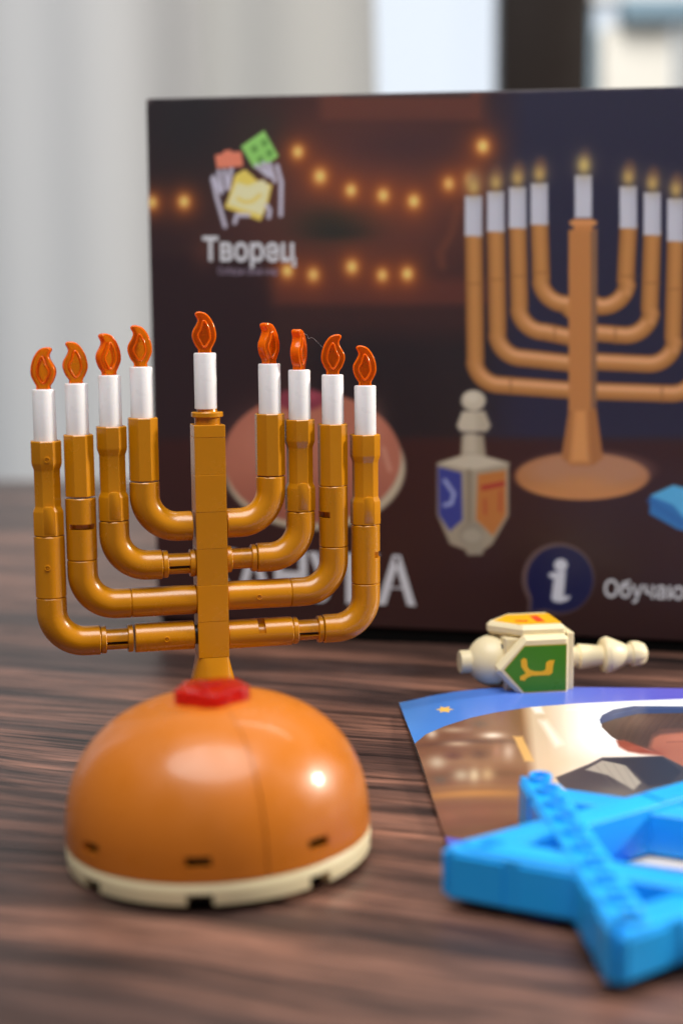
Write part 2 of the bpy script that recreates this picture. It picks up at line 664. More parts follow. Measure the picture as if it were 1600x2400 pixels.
# which angle in the turned frame (lathe x->y, y->z): lathe angle 180 looks to -y (front), 90 looks up
def oct_plain(x, z0, z1):
    w = 7.35
    v = octagon([(w - 0.3, z0), (w, z0 + 0.15), (w, z1 - 0.25), (w - 0.35, z1), (6.1, z1), (5.9, z1 - 1.6)])
    return mesh_obj('octagonal_socket', *xf(v, None, (x, 0, 0)), GOLD, menorah, smooth=20)


def oct_waisted(x, z0, z1, mark=False):
    w, q = 7.5, 6.45
    v = octagon([(w - 0.3, z0), (w, z0 + 0.15), (w, z0 + 5.9), (w - 0.15, z0 + 6.3), (q + 0.1, z0 + 7.2), (q, z0 + 7.6),
                 (q, z1 - 7.6), (q + 0.1, z1 - 7.2), (w - 0.1, z1 - 5.9), (w, z1 - 5.4), (w, z1 - 0.25), (w - 0.35, z1), (6.1, z1), (5.9, z1 - 1.6)])
    parts = [xf(v, None, (x, 0, 0))]
    # padded tab low on the front face
    tab = prism([(-1.35, 0), (1.35, 0), (1.35, 6.2), (1.05, 6.9), (0.6, 7.1), (-0.6, 7.1), (-1.05, 6.9), (-1.35, 6.2)], 0, 0.55, 0.22, 2)
    tv = np.asarray(tab[0])
    tv = np.stack([tv[:, 0] + x, -w / 2 + 0.45 - tv[:, 2], tv[:, 1] + z0 + 0.5], 1)
    parts.append((tv, tab[1]))
    if mark:
        parts.append(gate(x, -w / 2 + 0.02, z1 - 4.6, 'front'))
    return mesh_obj('octagonal_socket', *join(*parts), GOLD, menorah, smooth=24)


# (vertical position, axis height of the horizontal run) as they stand, not perfectly even
LEFT = [(-41.0, 30.15), (-32.9, 39.5), (-24.6, 49.2), (-16.6, 59.0)]
RIGHT = [(41.9, 29.6), (33.1, 40.0), (24.2, 49.8), (16.3, 59.3)]
for side, arms in ((-1, LEFT), (1, RIGHT)):
    for i, (x, zh) in enumerate(arms):
        e = mesh_obj('elbow_pipe', *elbow(side, x, zh), GOLD, menorah, smooth=40)
        xe = x - side * 12.0
        zt = zh + 12.05
        if i == 0:
            if side < 0:
                coupler(xe + 0.1, -20.6, zh)
                htube(-20.2, -4.75, zh, marks=[(-12.2, -0.1)])
                mesh_obj('axle', *xf(lathe([(2.6, -5.2), (2.6, -3.9)], 32), TOX, (0, 0, zh)), BLACK, menorah)
                vtube(x, zt, zt + 15.85, marks=[(-12, zt + 8.0)])
            else:
                htube(4.05, 21.4, zh, slots=[(90, 172, 12.0, 13.9)])
                coupler(21.5, xe - 0.1, zh)
                vtube(x, zt, zt + 15.85, slots=[(FRONT + 24, FRONT + 100, zt + 7.0, zt + 8.7)])
            oct_waisted(x, zt + 16.0, zt + 40.0, mark=side < 0)
            top = zt + 40.0
        elif i == 1:
            htube(*((xe + 0.05, -4.05) if side < 0 else (4.05, xe - 0.05)), zh, marks=[] if side < 0 else [(12.2, -0.1)])
            if side < 0:
                vtube(x, zt, zt + 15.9, slots=[(FRONT - 52, FRONT + 58, zt + 7.9, zt + 9.35)])
            else:
                vtube(x, zt, zt + 16.2, slots=[(FRONT - 100, FRONT - 26, zt + 7.8, zt + 9.5)])
            oct_plain(x, zt + 16.3, zt + (32.0 if side < 0 else 32.6))
            top = zt + (32.0 if side < 0 else 32.6)
        elif i == 2:
            if side < 0:
                coupler(xe + 0.1, -4.05, zh)
            else:
                coupler(4.05, xe - 0.1, zh, slot=False)
            oct_waisted(x, zt + 0.1, zt + 24.2)
            top = zt + 24.2
        else:
            oct_plain(x, zt + 0.25, zt + 16.4)
            top = zt + 16.4
        turn, mir = {(-1, 0): (-14, True), (-1, 1): (2, False), (-1, 2): (22, False), (-1, 3): (-8, False),
                     (1, 3): (38, False), (1, 2): (56, False), (1, 1): (-10, True), (1, 0): (-12, False)}[(side, i)]
        candle(x + 0.1 * side, top, RAD(turn), mir)

# a thin stray fibre caught on one flame
fib = [(24.6, 108.9), (25.6, 108.3), (26.5, 107.9), (26.9, 106.9), (27.6, 107.2), (28.3, 106.9), (29.2, 106.0), (29.8, 105.4), (30.6, 104.6)]
fv, ff = sweep([p for p in fib], [0.018] * len(fib), 6)
fo = mesh_obj('fibre', fv, ff, PAPER, menorah)

# ------------------------------------------------------------------ doughnut
dough = empty('toy_doughnut', (-26.3, 289.8, 0.95))
dough.rotation_euler = (RAD(-1.0), RAD(-1.7), 0)
tag(dough, 'glossy caramel dome doughnut with red jam top and cream rim', 'toy doughnut')
HB, RD, HD, EX = 4.5, 32.0, 28.9, 2.42
SEAM = 22.0                                            # degrees clockwise from the front
HOLES = [k * 45.0 - 2.0 for k in range(8)]


def daz(deg):                                         # 0 = front (-y), positive to the right
    a = RAD(deg)
    return math.sin(a), -math.cos(a)


def dprof(t):                                         # t 0 at the rim .. 1 at the top
    a = t * math.pi / 2
    return RD * abs(math.cos(a)) ** (2 / EX), HB + HD * abs(math.sin(a)) ** (2 / EX)


def drad(z):
    t = max(0.0, min(1.0, (z - HB) / HD))
    return RD * max(0.0, 1 - t ** EX) ** (1 / EX)


PROF = [(RD - 0.25, HB), (RD - 0.02, HB + 0.2), (drad(HB + 3.2), HB + 3.2), (drad(HB + 5.3), HB + 5.3)]
for j in range(1, 60):
    a = j / 59 * math.pi / 2
    z = HB + HD * abs(math.sin(a)) ** (2 / EX)
    if z > HB + 5.6:
        PROF.append((max(drad(z), 0.05), z))
q0 = None
for qd in range(4):
    a0, a1 = SEAM + 90 * qd + 0.26, SEAM + 90 * (qd + 1) - 0.26
    hs = [h + 360 * w for h in HOLES for w in (0, 1, 2) if a0 < h + 360 * w < a1]
    angs = set(np.linspace(a0, a1, 46).tolist())
    for h in hs:
        angs |= {h - 4.6, h + 4.6}
    angs = sorted(angs)
    m = len(angs)
    V, F = [], []
    rows = [(PROF[0][0] - 1.2, PROF[0][1] + 0.0)] + PROF
    for r, z in rows:
        for a in angs:
            x, y = daz(a)
            V.append((r * x, r * y, z))
    for j in range(len(rows) - 1):
        for k in range(m - 1):
            am = (angs[k] + angs[k + 1]) / 2
            if j == 3 and any(abs(am - h) < 4.6 for h in hs):
                continue                               # the pocket above every notch
            F.append((j * m + k, j * m + k + 1, (j + 1) * m + k + 1, (j + 1) * m + k))
    for h in hs:                                       # pocket walls
        zl, zh_ = rows[3][1], rows[4][1]
        base = len(V)
        for (aa, rr_, zz) in ((h - 4.6, RD, zl), (h + 4.6, RD, zl), (h + 4.6, RD, zh_), (h - 4.6, RD, zh_)):
            x, y = daz(aa)
            rr_ = drad(zz)
            V.append((rr_ * x, rr_ * y, zz))
            V.append(((rr_ - 1.3) * x, (rr_ - 1.3) * y, zz))
        for e in range(4):
            e2 = (e + 1) % 4
            F.append((base + 2 * e, base + 2 * e2, base + 2 * e2 + 1, base + 2 * e + 1))
    for side_k in (0, m - 1):                          # edges of the quarter turn inwards along the seam
        base = len(V)
        x, y = daz(angs[side_k])
        for j, (r, z) in enumerate(rows):
            V.append((max(r - 1.5, 0) * x, max(r - 1.5, 0) * y, z - 1.0))
        for j in range(len(rows) - 1):
            f = (j * m + side_k, (j + 1) * m + side_k, base + j + 1, base + j)
            F.append(f if side_k == 0 else f[::-1])
    mesh_obj('dome_quarter', V, F, ORANGE, dough, smooth=40)
# dark inside so that the pockets and the seams read as openings
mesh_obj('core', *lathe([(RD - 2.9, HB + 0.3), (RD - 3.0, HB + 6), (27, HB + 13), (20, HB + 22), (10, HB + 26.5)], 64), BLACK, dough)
# cream rim with its notches
angs = sorted(set([round(360 * k / 144, 3) for k in range(144)] + [(h + d) % 360 for h in HOLES for d in (-4.7, 4.7)]))
m = len(angs)
rows = [(RD - 1.4, 0.0), (RD - 0.5, 0.0), (RD - 0.1, 0.35), (RD + 0.02, 2.5), (RD + 0.02, HB - 0.35), (RD - 0.2, HB - 0.05), (RD - 2, HB - 0.02)]
V = []
for r, z in rows:
    for a in angs:
        x, y = daz(a)
        V.append((r * x, r * y, z))
F = []
for j in range(len(rows) - 1):
    for k in range(m):
        k2 = (k + 1) % m
        am = angs[k] + ((angs[k2] - angs[k]) % 360) / 2
        if j < 3 and any(abs((am - h + 180) % 360 - 180) < 4.7 for h in HOLES):
            continue
        F.append((j * m + k, j * m + k2, (j + 1) * m + k2, (j + 1) * m + k))
for h in HOLES:
    base = len(V)
    for aa, zz in ((h - 4.7, 0.0), (h - 4.7, 2.5), (h + 4.7, 2.5), (h + 4.7, 0.0)):
        x, y = daz(aa)
        V.append(((RD + 0.0) * x, (RD + 0.0) * y, zz))
        V.append(((RD - 3) * x, (RD - 3) * y, zz))
    for e in range(3):
        F.append((base + 2 * e, base + 2 * e + 2, base + 2 * e + 3, base + 2 * e + 1))
mesh_obj('rim', V, F, CREAM, dough)
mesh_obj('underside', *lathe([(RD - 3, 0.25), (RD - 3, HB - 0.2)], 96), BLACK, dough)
# jam: a clear red flower piece
fl = []
for k in range(120):
    a = 2 * math.pi * k / 120
    rr_ = 7.55 + 0.5 * math.cos(5 * a + 0.9)
    fl.append((rr_ * math.cos(a), rr_ * math.sin(a)))
zt = HB + HD
jam = mesh_obj('jam_flower', *xf(prism(fl, zt - 2.2, zt + 2.3, 0.6, 3, 40), None, (0, -1.6, 0)), RED, dough)
mesh_obj('stud', *lathe([(2.4, zt + 2.2), (2.4, zt + 2.5), (2.2, zt + 2.65), (0.5, zt + 2.65)], 32), RED, jam)

# ------------------------------------------------------------------ dreidel
dre = empty('toy_dreidel', (53.5, 409.6, 12.1), RAD(9.0))
tag(dre, 'cream spinning top lying on its side with green and yellow lettered faces', 'spinning top')
# axis along local x, handle to +x; body from x=-14 to x=+10
XR = 12.0                                              # right end of the body


def facex(d):                                          # lay a lathe along x
    return TOX


mesh_obj('end_plate', *boxvf(XR - 2.0, XR, -9.6, 9.6, -9.6, 9.6, 0.3), CREAM, dre, FLAT)
mesh_obj('core', *boxvf(XR - 20, XR - 2.05, -8.2, 8.2, -8.2, 8.2, 0.4), CREAM, dre, FLAT)


def home(L, w, tip):
    return [(XR - 2.1, -w), (XR - 2.1, w), (XR - L, w), (XR - L - tip, 0), (XR - L, -w)]


def oriented(vf, k):
    """panel built in (x, y, outward z) -> turned about the x axis: k=0 front, 1 top, 2 back, 3 bottom"""
    V = np.asarray(vf[0])
    W = np.stack([V[:, 0], V[:, 1], V[:, 2]], 1)
    R = {0: rot('x', RAD(90)), 1: np.eye(3), 2: rot('x', RAD(-90)), 3: rot('x', RAD(180))}[k]
    return W @ R.T, vf[1]


def letter(poly, z, mat, k, par, name='letter'):
    V, F = prism(poly, z, z + 0.06)
    return mesh_obj(name, *oriented((V, F), k), mat, par, smooth=0)


NUN = [(-8.3, 4.6), (-5.8, 4.7), (-5.6, 3.6), (-4.3, 2.6), (-1.2, 2.9), (-0.3, 2.5), (-0.1, 0.8), (0.7, -0.8), (2.0, 0.2)]
nun_px = [(587, 890), (605, 900), (610, 945), (625, 965), (655, 975), (700, 978), (722, 968), (725, 925), (745, 912), (778, 912), (768, 950),
          (765, 990), (745, 1003), (640, 1002), (610, 1012), (592, 1030), (565, 1025), (565, 1003), (588, 992), (600, 985), (572, 945), (568, 905)]
NUN = [((x - 870) / 20.9 + XR - 2.1, (960 - y) / 20.9) for x, y in nun_px]
HEY = [[(-0.8, -4.2), (0.8, -4.2), (0.8, 4.2), (-0.8, 4.2)]]
for k in range(4):
    base = bevel_vf(*prism(home(15.3, 9.4, 8.8), 8.2, 11.9), 1.1, 1, 50)
    pan = mesh_obj('panel', *oriented(base, k), CREAM, dre, smooth=0)
    if k in (0, 1):
        st = prism(home(15.5, 6.9, 6.0), 11.9, 11.96)
        stv = np.asarray(st[0]); stv[:, 0] = np.where(stv[:, 0] > XR - 3, XR - 2.9, stv[:, 0])
        mesh_obj('sticker_edge', *oriented((stv, st[1]), k), OLIVE if k == 0 else STICKY, pan, smooth=0)
        st = prism(home(15.4, 6.6, 5.75), 11.96, 12.0)
        stv = np.asarray(st[0]); stv[:, 0] = np.where(stv[:, 0] > XR - 3, XR - 3.1, stv[:, 0])
        mesh_obj('sticker', *oriented((stv, st[1]), k), GREEN if k == 0 else STICKY, pan, smooth=0)
        if k == 0:
            letter(NUN, 12.0, STICKY, 0, pan)
        else:
            letter([(XR - 9.6, -4.4), (XR - 7.2, -4.6), (XR - 7.0, 3.8), (XR - 9.4, 3.8)], 12.0, STICKR, 1, pan)
            letter([(XR - 15.8, -2.9), (XR - 12.0, -3.4), (XR - 11.8, -2.0), (XR - 15.2, -1.4)], 12.0, STICKR, 1, pan)
# ball and its plug
prof = [(7.6 * math.sin(math.pi * k / 28) + 0.01, -7.6 * math.cos(math.pi * k / 28)) for k in range(29)]
ball = mesh_obj('ball', *xf(lathe(prof, 48), TOX, (XR - 21.6, 0, 0)), CREAM, dre)
for yy, zz in ((-4.9, 5.0), (-4.9, -5.0)):
    mesh_obj('pocket', *xf(boxvf(-0.9, 0.9, -0.7, 0.7, -0.75, 0.75, 0.05), rot('x', RAD(45) if zz > 0 else RAD(-45)), (XR - 19.6, yy, zz)), BLACK, ball)
mesh_obj('plug', *xf(lathe([(3.1, -31.6 + XR), (3.35, -31.3 + XR), (3.35, -27.0 + XR)], 40), TOX), CREAM, dre)
# handle
H0 = XR
mesh_obj('handle', *xf(lathe([(3.0, H0), (3.0, H0 + 4.3), (3.55, H0 + 4.4), (3.72, H0 + 4.8), (2.95, H0 + 11.8)], 48), TOX), CREAM, dre)
mesh_obj('handle_cone', *xf(lathe([(4.0, H0 + 11.6), (5.0, H0 + 12.0), (5.5, H0 + 12.9), (5.5, H0 + 13.6), (3.3, H0 + 18.6), (2.95, H0 + 18.8), (2.95, H0 + 20.7)], 48), TOX), CREAM, dre)
kp = [(3.2, H0 + 20.5), (3.75, H0 + 20.8), (3.85, H0 + 22.0), (3.6, H0 + 23.5), (3.0, H0 + 24.8), (1.9, H0 + 25.6), (0.4, H0 + 25.9)]
V, F = lathe(kp, 60)
V = np.asarray(V)
for i, (x, y, z) in enumerate(V):                       # carved flutes on the knob
    a = math.atan2(y, x)
    if z > H0 + 22.3:
        g = max(0.0, math.cos(2.5 * a + 0.4)) ** 14
        V[i, 0] *= 1 - 0.2 * g
        V[i, 1] *= 1 - 0.2 * g
mesh_obj('knob', *xf((V, F), TOX), CREAM, dre)

# ------------------------------------------------------------------ star
SC, SR, SZ0, SZ1 = (64.2, 263.4), 46.2, 2.1, 12.2
star = empty('toy_star', (SC[0], SC[1], 0))
tag(star, 'bright blue six pointed brick star lying across the booklet corner', 'toy star')
SA = RAD(184.0)
tips = [np.array([SR * math.cos(SA + k * math.pi / 3), SR * math.sin(SA + k * math.pi / 3)]) for k in range(6)]
# beams of triangle one (through the left tip) are smooth, those of triangle two carry hollow studs
BW = 7.6


def beam_poly(p, q, inset=0.0):
    c = np.zeros(2)
    d = (q - p) / np.linalg.norm(q - p)
    nrm = np.array([-d[1], d[0]])
    if nrm @ (c - p) < 0:
        nrm = -nrm
    cut = BW * math.tan(RAD(30))
    a, bq = p + d * 1.6, q - d * 1.6
    poly = [a, bq, q - d * 3.4 + nrm * 2.6, q - d * (BW / math.tan(RAD(60)) + 0.2) * 1 + nrm * BW - d * 4, p + d * (BW / math.tan(RAD(60)) + 0.2) + nrm * BW + d * 4, p + d * 3.4 + nrm * 2.6]
    ar = sum(poly[i][0] * poly[(i + 1) % 6][1] - poly[(i + 1) % 6][0] * poly[i][1] for i in range(6))
    return [tuple(v) for v in (poly if ar > 0 else poly[::-1])], d, nrm


def recess_box(p, d, nrm, s0, s1, z0, z1):
    pass


stud_proto = None
for k in range(6):
    p, q = tips[k], tips[(k + 2) % 6]
    even = k % 2 == 0
    poly, d, nrm = beam_poly(p, q)
    z1 = SZ1 + 0.9 if k == 5 else SZ1 if even else SZ1 - 1.2
    bo = mesh_obj('beam', *prism(poly, SZ0, z1, 0.55, 3, 20), BLUE, star, FLAT)
    L = np.linalg.norm(q - p)
    # side pads leave shallow recesses along the outer wall
    for s0, s1 in ((3, 13.0), (16.0, 27.0), (55, 66), (69, 79)):
        a, bq = p + d * s0 - nrm * 0.45, p + d * s1 - nrm * 0.45
        pp = [a, bq, bq + nrm * 1.2, a + nrm * 1.2]
        ar = sum(pp[i][0] * pp[(i + 1) % 4][1] - pp[(i + 1) % 4][0] * pp[i][1] for i in range(4))
        pp = pp if ar > 0 else pp[::-1]
        mesh_obj('side_pad', *prism([tuple(v) for v in pp], SZ0 + 0.6, z1 - 0.9, 0.3, 2), BLUE, bo, FLAT)
    if k == 5:
        for t in range(10):
            c = p + d * (5.2 + t * 8.0) + nrm * (BW / 2)
            if stud_proto is None:
                stud_proto = mesh_obj('stud', *lathe([(2.5, 0), (2.5, 1.05), (2.35, 1.2), (1.95, 1.2), (1.8, 1.05), (1.8, 0.0)], 28, False), BLUE, bo)
                so = stud_proto
            else:
                so = copy_part(stud_proto, bo)
            so.location = (c[0] * S, c[1] * S, (z1 + 0.02) * S)
        # raised tile edges beside the studs
    elif even:
        tile = []
        for s0, s1 in ((6.5, 26.5), (55.5, 75.5)):
            a, bq = p + d * s0 + nrm * 0.9, p + d * s1 + nrm * 0.9
            pp = [a, bq, bq + nrm * 6.2, a + nrm * 6.2]
            ar = sum(pp[i][0] * pp[(i + 1) % 4][1] - pp[(i + 1) % 4][0] * pp[i][1] for i in range(4))
            pp = pp if ar > 0 else pp[::-1]
            mesh_obj('tile', *prism([tuple(v) for v in pp], z1 - 0.3, z1 + 0.5, 0.35, 2), BLUE, bo, FLAT)

# ------------------------------------------------------------------ painting the flat prints
def colour_mesh(name, P, C, mat, parent, flip=False):
    nv, nu = P.shape[:2]
    me = bpy.data.meshes.new(name)
    V = (P.reshape(-1, 3) * S)
    idx = np.arange(nv * nu).reshape(nv, nu)
    Q = np.stack([idx[:-1, :-1], idx[:-1, 1:], idx[1:, 1:], idx[1:, :-1]], -1).reshape(-1, 4)
    if flip:
        Q = Q[:, ::-1]
    me.vertices.add(len(V)); me.vertices.foreach_set('co', V.ravel())
    me.loops.add(Q.size); me.loops.foreach_set('vertex_index', Q.ravel())
    me.polygons.add(len(Q)); me.polygons.foreach_set('loop_start', np.arange(0, Q.size, 4))
    me.polygons.foreach_set('loop_total', np.full(len(Q), 4))
    me.update(calc_edges=True)
    me.polygons.foreach_set('use_smooth', [True] * len(Q))
    at = me.color_attributes.new('print', 'FLOAT_COLOR', 'POINT')
    rgba = np.ones((len(V), 4)); rgba[:, :3] = C.reshape(-1, 3)
    at.data.foreach_set('color', rgba.ravel())
    me.materials.append(mat)
    o = bpy.data.objects.new(name, me)
    COL.objects.link(o)
    if parent is not None:
        o.parent = parent
    return o


class Painter:
    """colours (0..255) for a sheet whose points have image coordinates x, y"""
    def __init__(s, x, y, base):
        s.x, s.y = x, y
        s.c = np.empty(x.shape + (3,)); s.c[:] = base

    def lay(s, a, col):
        a = np.clip(a, 0, 1)[..., None]
        col = np.asarray(col, float)
        s.c = s.c * (1 - a) + col * a

    def add(s, a, col):
        s.c = s.c + np.clip(a, 0, None)[..., None] * np.asarray(col, float)

    def gauss(s, cx, cy, rx, ry=None):
        ry = ry or rx
        return np.exp(-(((s.x - cx) / rx) ** 2 + ((s.y - cy) / ry) ** 2))

    def soft(s, d, w):                               # 1 inside (d<0)
        return np.clip(0.5 - d / w, 0, 1)

    def ell(s, cx, cy, rx, ry, w=3.0, ang=0.0):
        ca, sa = math.cos(ang), math.sin(ang)
        u, v = (s.x - cx) * ca + (s.y - cy) * sa, -(s.x - cx) * sa + (s.y - cy) * ca
        return s.soft((np.sqrt((u / rx) ** 2 + (v / ry) ** 2) - 1) * min(rx, ry), w)

    def poly(s, pts, w=3.0):
        P = np.asarray(pts, float)
        ins = np.zeros(s.x.shape, bool)
        dist = np.full(s.x.shape, 1e9)
        for i in range(len(P)):
            (x0, y0), (x1, y1) = P[i], P[(i + 1) % len(P)]
            cond = ((y0 > s.y) != (y1 > s.y))
            xi = (x1 - x0) * (s.y - y0) / ((y1 - y0) if y1 != y0 else 1e-9) + x0
            ins ^= cond & (s.x < xi)
            dist = np.minimum(dist, s.seg(P[i], P[(i + 1) % len(P)])[0])
        return s.soft(np.where(ins, -dist, dist), w)

    def seg(s, p, q):
        dx, dy = q[0] - p[0], q[1] - p[1]
        L2 = dx * dx + dy * dy + 1e-9
        t = np.clip(((s.x - p[0]) * dx + (s.y - p[1]) * dy) / L2, 0, 1)
        ex, ey = s.x - (p[0] + t * dx), s.y - (p[1] + t * dy)
        sd = (ex * dy - ey * dx) / math.sqrt(L2)
        return np.hypot(ex, ey), sd

    def line(s, pts, width, w=3.0):
        d = np.full(s.x.shape, 1e9)
        for i in range(len(pts) - 1):
            d = np.minimum(d, s.seg(pts[i], pts[i + 1])[0])
        return s.soft(d - width / 2, w)

    def tube(s, pts, width, dark, mid, light, w=3.0, hi=-0.25):
        best = np.full(s.x.shape, 1e9); side = np.zeros(s.x.shape); ny = np.zeros(s.x.shape)
        for i in range(len(pts) - 1):
            d, sd = s.seg(pts[i], pts[i + 1])
            dx, dy = pts[i + 1][0] - pts[i][0], pts[i + 1][1] - pts[i][1]
            L = math.hypot(dx, dy)
            # offset measured towards up-right so that light stays on that side
            sgn = 1 if (dx * 0.85 + dy * 0.5) >= 0 else -1
            k = d < best
            best = np.where(k, d, best); side = np.where(k, sd * sgn, side); ny = np.where(k, abs(dx) / L, ny)
        a = s.soft(best - width / 2, w)
        u = np.clip(side / (width / 2), -1, 1)
        shade = np.clip(1 - abs(u) ** 1.7, 0, 1)[..., None]
        colr = np.asarray(dark) * (1 - shade) + np.asarray(mid) * shade
        h = (np.exp(-((u - 0.35) / 0.35) ** 2) * ny * 0.9)[..., None]
        colr = colr * (1 - h) + np.asarray(light) * h
        s.lay(a, colr)


def project_to_pixels(P):
    """camera projection to 1600 x 2400 image pixels; prints are painted from this view"""
    Q = P - np.array([0, 0, CAM_H])
    z = Q @ fw
    return 800 + FPX * (Q @ rt) / z, 1200 + FPX * (Q @ dn) / z


def arc(cx, cy, r, a0, a1, n=8):
    return [(cx + r * math.cos(RAD(a0 + (a1 - a0) * i / n)), cy + r * math.sin(RAD(a0 + (a1 - a0) * i / n))) for i in range(n + 1)]


# ------------------------------------------------------------------ product box
BX = empty('product_box', (0, 0, 0))
tag(BX, 'large dark printed carton with candelabrum picture standing behind the toys', 'box')
BR = rot('z', RAD(-10.5)) @ rot('y', RAD(0.72)) @ rot('x', RAD(1.75))
BP, BHH, BWID, BDEP = np.array([-66.1, 498.2, 6.3]), 179.4, 262.0, 62.0
ex, ey, ez = BR[:, 0], BR[:, 1], BR[:, 2]


def on_box(u, h, out=0.0):
    u, h = np.asarray(u, float), np.asarray(h, float)
    bow = 0.9 * np.clip(np.sin(np.pi * u / BWID), 0, 1) * np.clip(np.sin(np.pi * h / BHH), 0, 1) + out   # the card bulges a little
    return BP + np.multiply.outer(u, ex) + np.multiply.outer(h, ez) - np.multiply.outer(bow, ey)


cv, cf = boxvf(0, BWID, 0.25, BDEP, 0, BHH, 1.0, 3)
mesh_obj('carton', *xf((cv, cf), BR, BP), CARTON, BX, FLAT)
mesh_obj('under_gap_shade', *xf(boxvf(1.5, BWID - 1.5, 1.2, BDEP - 2, -6.2, -0.05, 0.1), BR, BP), UNDER, BX)  # added black block, stands in for the shadow gap under the carton
NU, NV = 640, 520
u = np.linspace(0.5, BWID - 0.5, NU)
h = np.linspace(0.5, BHH - 0.5, NV)
UU, HH = np.meshgrid(u, h)
PP = on_box(UU, HH, 0.0)
lx, ly = project_to_pixels(PP)  # camera image pixels of the box face, its artwork is placed in these
D_ = 1600 / 1568.0
p = Painter(lx / D_, ly / D_, (44, 26, 30))
x, y = p.x, p.y
# room behind: dark upper left, reddish wall, navy right, maroon table top
p.lay(p.soft(y - 1010, 24) * 1.0, (40, 28, 33))
p.lay(p.gauss(830, 440, 350, 250) * 1.0, (98, 55, 45))
p.lay(p.gauss(430, 270, 170, 190) * 0.95, (36, 34, 38))
p.lay(p.gauss(600, 300, 60, 60) * 0.6, (46, 44, 40))
p.lay(p.soft(y - 277, 18) * p.soft(735 - x, 30) * p.soft(x - 1115, 40) * 0.7, (100, 56, 46))
p.lay(p.soft(y - 225, 6) * p.soft(785 - x, 8) * p.soft(x - 1080, 8) * 0.8, (58, 44, 44))
p.lay(p.gauss(930, 335, 190, 60) * 0.75, (60, 40, 44))
p.lay(p.soft(640 - y, 30) * p.soft(y - 702, 24) * p.soft(620 - x, 50) * 0.75, (88, 47, 40))
p.lay(p.soft(704 - y, 24) * p.soft(y - 1010, 24) * p.soft(620 - x, 60) * 0.75, (50, 33, 34))
p.lay(p.soft(770 - y, 60) * p.soft(y - 1005, 20) * p.soft(700 - x, 80) * 0.8, (28, 25, 31))
p.lay(p.soft(590 - y, 30) * p.soft(y - 1010, 20) * p.soft(x - 620, 30) * 0.8, (40, 27, 32))
p.lay(p.soft(1150 - x, 110) * p.soft(y - 1010, 30), (40, 39, 58))
p.lay(p.soft(1150 - x, 110) * p.soft(y - 1010, 30) * np.clip((y - 250) / 700, 0, 1) * 0.6, (32, 30, 52))
p.lay(p.soft(1010 - y, 24), (50, 26, 27))
p.lay(np.clip((y - 1020) / 430, 0, 1) * 0.55, (36, 18, 19))
p.lay(p.gauss(760, 512, 95, 44) * 0.9, (44, 42, 36))
p.lay(p.gauss(775, 535, 70, 18) * 0.8, (36, 38, 36))
p.lay(p.line([(1050, 480), (1035, 540), (1010, 580), (1015, 610)], 16, 18) * 0.5, (110, 62, 45))
p.lay(p.gauss(470, 580, 30, 40) * 0.5, (86, 50, 42))
for bx_, by_, sc in ((684, 349, 1), (735, 405, 1.15), (806, 437, 1), (880, 449, 1.05), (950, 462, 1.05), (1031, 422, 1), (1082, 412, 1.1), (1108, 336, 1.1),
                     (349, 465, .95), (423, 463, 1), (719, 631, 1), (808, 613, 1.05), (878, 632, .95), (935, 629, 1), (660, 622, 1)):
    p.lay(p.gauss(bx_, by_ + 2, 42 * sc, 44 * sc) * 0.55, (138, 66, 34))
    p.lay(p.gauss(bx_, by_ + 1, 21 * sc, 24 * sc) * 0.8, (176, 98, 42))
    p.lay(p.gauss(bx_, by_, 11.5 * sc, 13.5 * sc) * 1.15, (232, 184, 104))


def K8(pts):                                          # logo outline in pixels of an enlarged image crop
    return [((330 + a / 3.136) / D_, (190 + bq / 3.136) / D_) for a, bq in pts]


p.lay(p.poly(K8([(545, 545), (600, 532), (612, 512), (660, 505), (672, 520), (738, 518), (752, 615), (745, 628), (560, 642)]), 4), (222, 122, 98))
p.lay(p.poly(K8([(735, 480), (905, 362), (1012, 552), (960, 592), (830, 640)]), 4), (132, 190, 100))
for q in ((835, 500), (908, 455), (945, 530), (880, 578)):
    c = K8([q])[0]
    p.lay(p.ell(c[0], c[1], 7.5, 8.5, 5), (92, 142, 70))
p.lay(p.poly(K8([(690, 690), (765, 648), (815, 690), (850, 725), (965, 762), (935, 900), (880, 1028), (615, 930), (645, 850)]), 4), (226, 190, 92))
p.lay(p.poly(K8([(705, 745), (790, 770), (900, 722), (945, 775), (895, 985), (640, 905)]), 5), (222, 206, 164))
p.lay(p.line(K8([(715, 865), (760, 890), (820, 885), (875, 838)]), 9, 5), (230, 190, 100))
for ln in ([(528, 720), (560, 860), (620, 1068)], [(535, 705), (590, 820)], [(572, 665), (600, 800)], [(615, 660), (640, 780)], [(665, 650), (640, 790)],
           [(850, 622), (930, 690)], [(900, 605), (950, 700)], [(945, 610), (985, 735)], [(1000, 622), (1032, 740), (1028, 985)],
           [(690, 1040), (705, 985), (790, 985)], [(925, 915), (948, 950), (940, 1000)]):
    p.lay(p.line(K8(ln), 10, 5), (178, 176, 194))

# doughnut picture
p.lay(p.ell(722, 1075, 208, 142, 6), (172, 160, 138))
p.lay(p.ell(716, 1052, 204, 150, 5), (160, 98, 80))
p.lay(p.ell(716, 1052, 204, 150, 5) * np.clip((y - 1080) / 140, 0, 1) * 0.6, (120, 66, 56))
p.lay(p.gauss(640, 1010, 95, 70) * 0.55, (186, 122, 104))
p.lay(p.gauss(850, 980, 30, 55) * 0.45, (196, 134, 110))
p.lay(p.line([(880, 1030), (895, 1080)], 7, 8) * 0.6, (205, 160, 140))
p.lay(p.ell(690, 918, 58, 26, 8), (122, 52, 66))
p.lay(p.ell(712, 910, 20, 12, 8) * 0.6, (160, 72, 88))
# spinning top picture
def KD(pts):
    return [((1000 + a / 2.613) / D_, (820 + bq / 2.613) / D_) for a, bq in pts]


